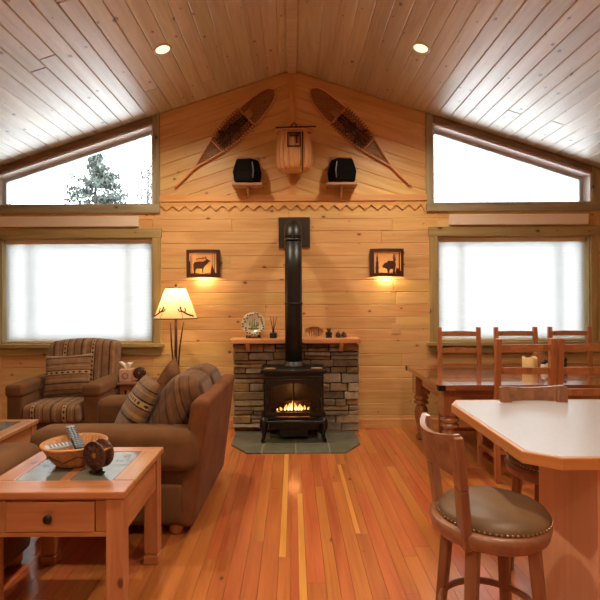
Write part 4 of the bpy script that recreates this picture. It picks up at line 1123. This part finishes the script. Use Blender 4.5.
def reel(name, label, loc, rz, rad, group):
    """round spool with face plates dotted with dark painted holes standing on a foot; axis along local y"""
    t = thing(name, label, 'fishing reel', loc, rz, group); c = rad+.022
    mb = MB()
    def disc(y0, y1, r, r0=0.0001): 
        mb.M = T(0, 0, c)@RX(PI/2); mb.lathe([(r0, y0), (r, y0), (r+.002, (y0+y1)/2), (r, y1), (r0, y1)], 36, cap=False)
    disc(.016, .024, rad*.97); disc(-.034, -.026, rad*.97)
    mb.build('side_plate', M['reel'], t)
    mb = MB(); mb.M = T(0, 0, c)@RX(PI/2); mb.lathe([(rad*.62, -.026), (rad*.62, .016)], 28, cap=False); mb.lathe([(rad*.93, .024), (rad*.98, .029), (rad*1.0, .024), (rad*.97, .016)], 36, cap=False); mb.lathe([(rad*.93, -.034), (rad*.98, -.039), (rad*1.0, -.034), (rad*.97, -.026)], 36, cap=False)
    mb.build('spool', M['reel'], t)
    mb = MB()
    for k in range(10):
        a = 2*PI*k/10; mb.M = T(rad*.72*math.cos(a), 0, c+rad*.72*math.sin(a))@RX(PI/2); mb.lathe([(.0001, .0252), (rad*.13, .0252), (rad*.13, .022)], 12, cap=False)
    for k in range(6):
        a = 2*PI*k/6+.3; mb.M = T(rad*.42*math.cos(a), 0, c+rad*.42*math.sin(a))@RX(PI/2); mb.lathe([(.0001, .0252), (rad*.09, .0252), (rad*.09, .022)], 10, cap=False)
    mb.build('hole_shade', M['reeldark'], t)  # solid dark discs paint the shade inside the holes
    mb = MB(); mb.M = T(0, 0, c)@RX(PI/2); mb.lathe([(rad*.2, .024), (rad*.2, .03), (rad*.1, .034), (.0001, .035)], 16, cap=False)
    for a in (0.5, 2.0, 3.6, 5.1): mb.M = T(rad*.9*math.cos(a), 0, c+rad*.9*math.sin(a))@RX(PI/2); mb.lathe([(.006, -.03), (.006, .02)], 8)
    mb.build('hub', M['brass'], t)
    mb = MB(); mb.box(-.012, .012, -.03, .02, .008, .032); mb.rbox((0, -.005, .006), (rad*1.15, .03, .012), .005, seg=2, inner=2); mb.build('foot', M['bronze'], t)
    return t
reel('fishing_reel', 'round brown fishing reel ornament beside the tissue box', (-1.625, 5.12, .632), .1, .062, 'fishing reel ornaments')

# ------------------------------------------------------------------ end table in front
def lodge_table(name, label, cat, x0, x1, y0, y1, h, drawer, tx, ty, tiles, group=None):
    cx, cy = (x0+x1)/2, (y0+y1)/2; hw, hd = (x1-x0)/2, (y1-y0)/2
    t = thing(name, label, cat, (cx, cy, 0), 0, group)
    mb = MB(); th = .034
    ix, iy0, iy1 = hw-tx, -hd+ty, hd-ty*.55
    z0, z1 = h-th, h
    mb.box(-hw, hw, -hd, iy0, z0, z1); mb.box(-hw, hw, iy1, hd, z0, z1); mb.box(-hw, -ix, iy0, iy1, z0, z1); mb.box(ix, hw, iy0, iy1, z0, z1)
    mb.box(-.024, .024, iy0, iy1, z0, z1)
    mb.build('table_top', M['furn'], t, bevel=.006)
    mb = MB(); ny = tiles
    for a, b in ((-ix, -.024), (.024, ix)):
        for j in range(ny):
            p, q = iy0+(iy1-iy0)*j/ny, iy0+(iy1-iy0)*(j+1)/ny; mb.box(a+.001, b-.001, p+.002, q-.002, z0+.004, z1-.003)
    mb.build('slate_inlay', M['tile'], t, bevel=.002)
    lw = .078; ins = .012; az = h-th-.178
    for sx_ in (-1, 1):
        for sy_ in (-1, 1):
            X, Y = sx_*(hw-ins-lw/2), sy_*(hd-ins-lw/2)
            mb = MB(); mb.box(X-lw/2, X+lw/2, Y-lw/2, Y+lw/2, .06, z0); mb.box(X-lw/2+.006, X+lw/2-.006, Y-lw/2+.006, Y+lw/2-.006, .05, .06); mb.box(X-lw/2-.004, X+lw/2+.004, Y-lw/2-.004, Y+lw/2+.004, 0, .05)
            mb.build('leg', M['furn'], t, bevel=.005)
    mb = MB(); e = hw-ins-lw; f = hd-ins-lw
    for sx_ in (-1, 1): a, b = sorted((sx_*(hw-ins-.01), sx_*(hw-ins-.03))); mb.box(a, b, -f, f, az, z0)
    mb.box(-e, e, hd-ins-.03, hd-ins-.01, az, z0)
    if drawer:
        yb = -hd+ins+.012
        mb.box(-e, e, yb, yb+.02, az, az+.022); mb.box(-e, e, yb, yb+.02, z0-.012, z0); mb.box(e-.05, e, yb, yb+.02, az+.022, z0-.012)
        mb.box(-e, -e+.05, yb, yb+.02, az+.022, z0-.012)
    else: mb.box(-e, e, -hd+ins+.01, -hd+ins+.03, az, z0)
    mb.build('apron', M['furn'], t, bevel=.003)
    if drawer:
        mb = MB(); mb.box(-e+.053, e-.053, yb-.008, yb+.014, az+.026, z0-.016); dr = mb.build('drawer', M['furn'], t, bevel=.004)
        mb = MB(); mb.M = T(0, yb-.008, (az+z0)/2+.004)@RX(PI/2); mb.lathe([(.009, 0), (.009, .012), (.018, .016), (.021, .024), (.015, .031), (.0001, .033)], 18, cap=False); mb.build('knob', M['bronze'], dr)
    return t
lodge_table('end_table', 'honey pine end table with slate inlay and one drawer in the foreground', 'end table', -1.44, -.757, 2.165, 2.825, .638, True, .105, .145, 2)
lodge_table('coffee_table', 'low pine coffee table with slate top in front of the armchair', 'coffee table', -3.25, -2.19, 3.35, 4.17, .47, False, .11, .12, 2)
# bowl
t = thing('wicker_bowl', 'woven tan bowl on the end table holding remotes', 'bowl', (-1.152, 2.55, .6395))
mb = MB(); mb.lathe([(.0001, 0), (.085, 0), (.095, .006), (.125, .045), (.152, .092), (.160, .105), (.156, .112), (.146, .104), (.118, .055), (.09, .016), (.0001, .012)], 40, cap=False, sy=1); mb.build('bowl_wall', M['wicker'], t)
mb = MB(); mb.tube([(.159*math.cos(2*PI*k/40), .159*math.sin(2*PI*k/40), .108) for k in range(40)], .007, 6, closed=True); mb.build('rim', M['wicker'], t)
mb = MB()
pts = []
for k in range(61):
    a = 2*PI*k/60; z = .05+.028*abs(((k/5) % 2)-1)*1.2-.012; r = .1+(.05)*(z/.1)+.008; pts.append((r*math.cos(a), r*math.sin(a), z))
mb.tube(pts[:-1], .003, 5, closed=True); mb.build('zigzag_band', M['twig'], t)
def remote(label, loc, rz, tiltx, tilty, mat, L):
    t = thing('remote_control', label, 'remote control', loc, 0, 'remotes in the bowl'); t.rotation_euler = (tiltx, tilty, rz)
    mb = MB(); mb.rbox((0, 0, 0), (.05, L, .02), .008, seg=3, inner=3); mb.build('body', mat, t)
    mb = MB()
    for i in range(6):
        for j in range(3): mb.box(-.016+j*.016-.005, -.016+j*.016+.005, -L*.35+i*L*.12, -L*.35+i*L*.12+.01, .0095, .0125)
    mb.build('keypad', M['greyplastic'] if mat is not M['greyplastic'] else M['blackplastic'], t)
remote('long dark remote lying topmost across the bowl', (-1.135, 2.54, .755), math.radians(32), math.radians(6), 0, M['blackplastic'], .22)
remote('silver remote in the bowl under the dark ones, at its left', (-1.215, 2.52, .736), math.radians(-50), 0, math.radians(8), M['silverplastic'], .15)
remote('grey remote leaning up at the back of the bowl', (-1.195, 2.625, .772), math.radians(36), math.radians(12), 0, M['greyplastic'], .18)
reel('fishing_reel', 'large brown fishing reel ornament standing on the end table', (-.97, 2.40, .6395), math.radians(-24), .070, 'fishing reel ornaments')

# ------------------------------------------------------------------ dining set
t = thing('dining_table', 'large polished dining table with thick turned legs by the window', 'dining table', (0, 0, 0))
x0, x1, y0, y1, h = 1.222, 3.57, 4.07, 5.27, .76
mb = MB()
for i in range(6):
    a, b = y0+(y1-y0)*i/6, y0+(y1-y0)*(i+1)/6; mb.box(x0+.14, x1-.14, a+.0002, b-.0002, h-.045, h)
mb.box(x0, x0+.1395, y0, y1, h-.045, h); mb.box(x1-.1395, x1, y0, y1, h-.045, h)
mb.build('table_top', M['dining'], t, bevel=.003)
mb = MB()
mb.box(x0+.19, x1-.19, y0+.10, y0+.125, h-.165, h-.045); mb.box(x0+.19, x1-.19, y1-.125, y1-.10, h-.165, h-.045); mb.box(x0+.09, x0+.115, y0+.2, y1-.2, h-.165, h-.045); mb.box(x1-.115, x1-.09, y0+.2, y1-.2, h-.165, h-.045)
mb.build('apron', M['dining'], t, bevel=.003)
for X in (x0+.13, x1-.13):
    for Y in (y0+.13, y1-.13):
        mb = MB(); mb.box(X-.075, X+.075, Y-.075, Y+.075, .485, h-.046)
        mb.M = T(X, Y, 0); mb.lathe([(.045, 0), (.055, .02), (.052, .05), (.035, .07), (.05, .10), (.045, .13), (.055, .18), (.07, .25), (.073, .29), (.064, .335), (.048, .36), (.048, .37), (.078, .382), (.078, .402), (.06, .412), (.06, .42), (.08, .432), (.08, .455), (.062, .466), (.066, .486)], 24)
        mb.build('leg', M['dining'], t)
for (X, Y, sx_, sy_) in ((x0, y0, 1, 1), (x0, y1, 1, -1), (x1, y0, -1, 1), (x1, y1, -1, -1)):
    mb = MB()
    a, b = sorted((X-sx_*.003, X+sx_*.055)); c, d = sorted((Y-sy_*.003, Y)); mb.box(a, b, c, d, h-.047, h+.0)
    a, b = sorted((X-sx_*.003, X)); c, d = sorted((Y, Y+sy_*.055)); mb.box(a, b, c, d, h-.047, h+.0)
    mb.build('corner_strap', M['iron'], t)

def dining_chair(label):
    """faces local -y... backrest at +y"""
    t = thing('dining_chair', label, 'chair', (0, 0, 0), 0, 'ladder back dining chairs')
    w = .478; hw = w/2-.022
    mb = MB(); mb.hexa([(-hw-.012, -.40, .425), (hw+.012, -.40, .425), (hw, -.012, .425), (-hw, -.012, .425)], [(-hw-.012, -.40, .455), (hw+.012, -.40, .455), (hw, -.012, .455), (-hw, -.012, .455)], 0, 0); mb.build('seat', M['chair'], t, bevel=.008)
    for s in (-1, 1):
        mb = MB(); mb.bar((s*hw, .01, 0), (s*hw, 0, .46), .042, .042); mb.bar((s*hw, 0, .46), (s*hw, .045, 1.165), .044, .04); mb.build('back_post', M['chair'], t, bevel=.004)
        mb = MB(); mb.bar((s*(hw-.005), -.375, 0), (s*(hw-.005), -.375, .425), .036, .036, w1=.042, d1=.042); mb.build('leg', M['chair'], t, bevel=.004)
    for z, hh in ((1.09, .05), (.905, .05), (.73, .05)):
        mb = MB(); n = 10; yb = .045*(z-.46)/.705+.0
        for i in range(n):
            a, b = -hw+2*hw*i/n, -hw+2*hw*(i+1)/n; ca = .022*(1-(a/hw)**2); cb = .022*(1-(b/hw)**2)
            ta, tb = hh/2+.006*(1-(a/hw)**2), hh/2+.006*(1-(b/hw)**2)
            mb.hexa([(a, yb+ca-.009, z-hh/2), (b, yb+cb-.009, z-hh/2), (b, yb+cb+.009, z-hh/2), (a, yb+ca+.009, z-hh/2)], [(a, yb+ca-.009, z+ta), (b, yb+cb-.009, z+tb), (b, yb+cb+.009, z+tb), (a, yb+ca+.009, z+ta)], 0, 0)
        mb.build('back_rail', M['chair'], t)
    for s in (-1, 1):
        mb = MB(); mb.bar((s*hw, -.36, .2), (s*hw, -.01, .2), .028, .022, side=(0, 0, 1)); mb.build('stretcher', M['chair'], t)
    mb = MB(); mb.bar((-hw, -.375, .14), (hw, -.375, .14), .03, .022, side=(0, 0, 1)); mb.bar((-hw, .0, .24), (hw, .0, .24), .03, .022, side=(0, 0, 1)); mb.build('stretcher', M['chair'], t)
    return t
c0 = dining_chair('ladder back dining chair at the window side, nearest the stove')
c0.location = (1.845, 5.36, 0)
dup(c0, (2.475, 5.36, 0), 0, 'middle ladder back dining chair of the three by the window')
dup(c0, (3.075, 5.36, 0), 0, 'ladder back dining chair at the window side, farthest from the stove')
dup(c0, (1.862, 3.93, 0), PI, 'ladder back dining chair on the counter side, nearer the stove')
dup(c0, (2.36, 3.93, 0), PI, 'ladder back dining chair on the counter side, nearer the right edge')

t = thing('candle', 'fat cream pillar candle with a wavy top on the dining table', 'candle', (2.36, 4.84, .7605))
mb = MB(); n = 32; vs = []; fs = []
for (r, z, wv) in ((.068, 0, 0), (.07, .01, 0), (.07, .13, .012), (.06, .135, .01), (.03, .12, 0), (.0005, .115, 0)):
    for k in range(n): a = 2*PI*k/n; vs.append((r*math.cos(a), r*math.sin(a), z+wv*math.sin(3*a+.6)))
fs = [(i*n+k, i*n+(k+1) % n, (i+1)*n+(k+1) % n, (i+1)*n+k) for i in range(5) for k in range(n)]
mb.add(vs, fs, [[(0, 0)]*4]*len(fs), True); mb.build('wax', M['candle'], t)
mb = MB(); mb.tube([(0, 0, .113), (.003, 0, .135)], .003, 5); mb.build('wick', M['blackplastic'], t)
def shaker(label, x, y, lid):
    t = thing('salt_shaker', label, 'shaker', (x, y, .7605), 0, 'shakers on the dining table')
    mb = MB(); mb.lathe([(.026, 0), (.03, .01), (.026, .05), (.02, .075)], 16); mb.build('body', M['white'], t)
    mb = MB(); mb.M = T(0, 0, .075); mb.lathe([(.021, 0), (.024, .004), (.022, .022), (.01, .032), (.0001, .033)], 16, cap=False); mb.build('lid', lid, t)
shaker('white shaker with a black lid beside the candle', 2.475, 4.80, M['blackplastic'])
shaker('second white shaker with a black lid, on the side away from the candle', 2.535, 4.88, M['blackplastic'])
t = thing('napkin_holder', 'upright wooden napkin holder on the dining table behind the shakers', 'napkin holder', (2.53, 5.0, .7605))
mb = MB(); mb.box(-.07, .07, -.04, .04, 0, .014); mb.build('base', M['chair'], t, bevel=.003)
for y in (-.034, .022):
    mb = MB(); mb.prism([(-.065, .014), (.065, .014), (.065, .12), (.03, .165), (-.03, .165), (-.065, .12)], y, y+.012, lambda a, b, d: V((a, d, b))); mb.build('side_panel', M['chair'], t, bevel=.002)
t = thing('pepper_mill', 'small dark pepper mill on the dining table, farthest from the candle', 'pepper mill', (2.72, 4.86, .7605))
mb = MB(); mb.lathe([(.028, 0), (.028, .01), (.018, .04), (.024, .07), (.016, .09)], 16); mb.build('body', M['dark'], t)
mb = MB(); mb.M = T(0, 0, .09); mb.lathe([(.014, 0), (.024, .012), (.02, .03), (.008, .04), (.0001, .045)], 16, cap=False); mb.build('knob', M['blackplastic'], t)

# ------------------------------------------------------------------ counter
t = thing('kitchen_counter', 'breakfast counter with pale top, wood edge and clipped corners in the foreground', 'counter', (0, 0, 0))
H = .914
out_ = [(.865, 1.84), (.975, 1.757), (2.6, 1.757), (2.6, 2.77), (.925, 2.77), (.865, 2.66)]
ins_ = inset(out_, .022)
mb = MB(); mb.ring(out_, ins_, H-.046, H, lambda a, b, d: V((a, b, d))); mb.build('edge_band', M['edge'], t, bevel=.004)
mb = MB(); mb.prism(ins_, H-.046, H-.0005, lambda a, b, d: V((a, b, d))); mb.build('counter_top', M['laminate'], t)
mb = MB(); mb.box(1.155, 2.5, 1.845, 2.29, .0, H-.047, long=2); mb.build('base_cabinet', M['cabinet'], t, bevel=.003)
mb = MB(); mb.box(1.15, 1.165, 1.838, 1.90, 0, H-.048, long=2); mb.build('corner_stile', M['cabinet'], t, bevel=.002)

def bar_stool(label):
    """seat centred on the origin, backrest on -x, faces +x"""
    t = thing('bar_stool', label, 'bar stool', (0, 0, 0), 0, 'swivel bar stools'); r = .226; zs = .605
    mb = MB(); mb.lathe([(.17, zs-.022), (r-.02, zs-.026), (r-.008, zs-.016), (r-.002, zs+.01), (r, zs+.028), (r-.012, zs+.04), (r-.035, zs+.038), (r-.05, zs+.015), (.05, zs+.015)], 48); mb.build('seat_ring', M['stool'], t)
    mb = MB(); mb.M = T(.016, 0, 0); mb.lathe([(.19, zs+.02), (.205, zs+.03), (.21, zs+.048), (.198, zs+.068), (.16, zs+.083), (.09, zs+.093), (.0001, zs+.096)], 48, cap=False); cu = mb.build('cushion', M['leatherseat'], t)
    mb = MB()
    for k in range(70):
        a = 2*PI*k/70; mb.rbox((.016+.2105*math.cos(a), .2105*math.sin(a), zs+.047), (.009, .009, .009), .0044, seg=2, inner=1)
    mb.build('nail_trim', M['nail'], cu)
    bx = -.168
    for s in (-1, 1):
        mb = MB(); mb.bar((bx+.02, s*.125, zs-.03), (bx-.005, s*.145, zs+.2), .066, .034, side=(0, 1, 0), w1=.064); mb.bar((bx-.005, s*.145, zs+.2), (bx-.028, s*.165, 1.0), .064, .034, side=(0, 1, 0), w1=.05, d1=.03)
        mb.build('back_post', M['stool'], t, bevel=.006)
    mb = MB(); n = 14; W = .172
    for i in range(n):
        a, b = -W+2*W*i/n, -W+2*W*(i+1)/n
        f = lambda y, z: bx-.005-(z-.8)*.115-.055*(1-(y/W)**2)*1.0
        zt = lambda y: .985+.022*(1-(y/W)**2)*-1+.02; zb = lambda y: .845+.018*(1-(y/W)**2)
        th = .011
        mb.hexa([(f(a, .85)-th, a, zb(a)), (f(a, .85)+th, a, zb(a)), (f(b, .85)+th, b, zb(b)), (f(b, .85)-th, b, zb(b))], [(f(a, 1.0)-th, a, zt(a)), (f(a, 1.0)+th, a, zt(a)), (f(b, 1.0)+th, b, zt(b)), (f(b, 1.0)-th, b, zt(b))], 0, 1)
    mb.build('back_splat', M['stool'], t)
    for k in range(4):
        a = PI/4+k*PI/2; c, s = math.cos(a), math.sin(a)
        mb = MB(); mb.bar((.22*c, .22*s, 0), (.165*c, .165*s, zs-.024), .04, .034, side=(-s, c, 0), w1=.048, d1=.042); mb.build('leg', M['stool'], t, bevel=.006)
    mb = MB(); mb.tube([(.185*math.cos(2*PI*k/40), .185*math.sin(2*PI*k/40), .27) for k in range(40)], .012, 8, closed=True, flat=(.016, .011, (0, 0, 1))); mb.build('footrest', M['stool'], t)
    return t
b0 = bar_stool('round leather bar stool with a curved back in the foreground by the counter')
b0.location = (.772, 1.925, 0); b0.rotation_euler = (0, 0, math.radians(4))
dup(b0, (1.34, 2.52, 0), -PI/2, 'round leather bar stool tucked under the far side of the counter')

# ------------------------------------------------------------------ light from outside, camera
w = bpy.data.worlds.new('overcast'); scene.world = w; w.use_nodes = True
nt = w.node_tree; nt.nodes.clear()
bg = nt.nodes.new('ShaderNodeBackground'); bg.inputs[0].default_value = (.90, .95, 1.0, 1); bg.inputs[1].default_value = 9.0
wo = nt.nodes.new('ShaderNodeOutputWorld'); nt.links.new(bg.outputs[0], wo.inputs[0])
for (a, b, z0, z1) in ((LOW[0][0], LOW[0][1], LZ[0], LZ[1]), (LOW[1][0], LOW[1][1], LZ[0], LZ[1]), (UP[0][0], UP[0][1], UZ0, 3.5), (UP[1][0], UP[1][1], UZ0, 3.5)):
    L = bpy.data.lights.new('sky_portal', 'AREA'); L.shape = 'RECTANGLE'; L.size = b-a; L.size_y = z1-z0; L.cycles.is_portal = True
    o = bpy.data.objects.new('sky_portal', L); COL.objects.link(o); o.location = ((a+b)/2, bt+.03, (z0+z1)/2); o.rotation_euler = (-PI/2, 0, 0)

cam = bpy.data.cameras.new('camera'); co = bpy.data.objects.new('camera', cam); COL.objects.link(co)
co.location = (0, 0, 1.5); co.rotation_euler = (PI/2, .0052, 0)
cam.sensor_width = 36; cam.lens = 485*36/600; cam.shift_x = 7/600; cam.shift_y = -2/600; cam.clip_start = .05
scene.camera = co
scene.view_settings.view_transform = 'Standard'; scene.view_settings.look = 'None'; scene.view_settings.gamma = 1; scene.view_settings.use_curve_mapping = False
scene.view_settings.exposure = 0
scene.cycles.use_denoising = True
scene.cycles.max_bounces = 10; scene.cycles.diffuse_bounces = 6; scene.cycles.glossy_bounces = 4; scene.cycles.transparent_max_bounces = 12
scene.cycles.sample_clamp_indirect = 6
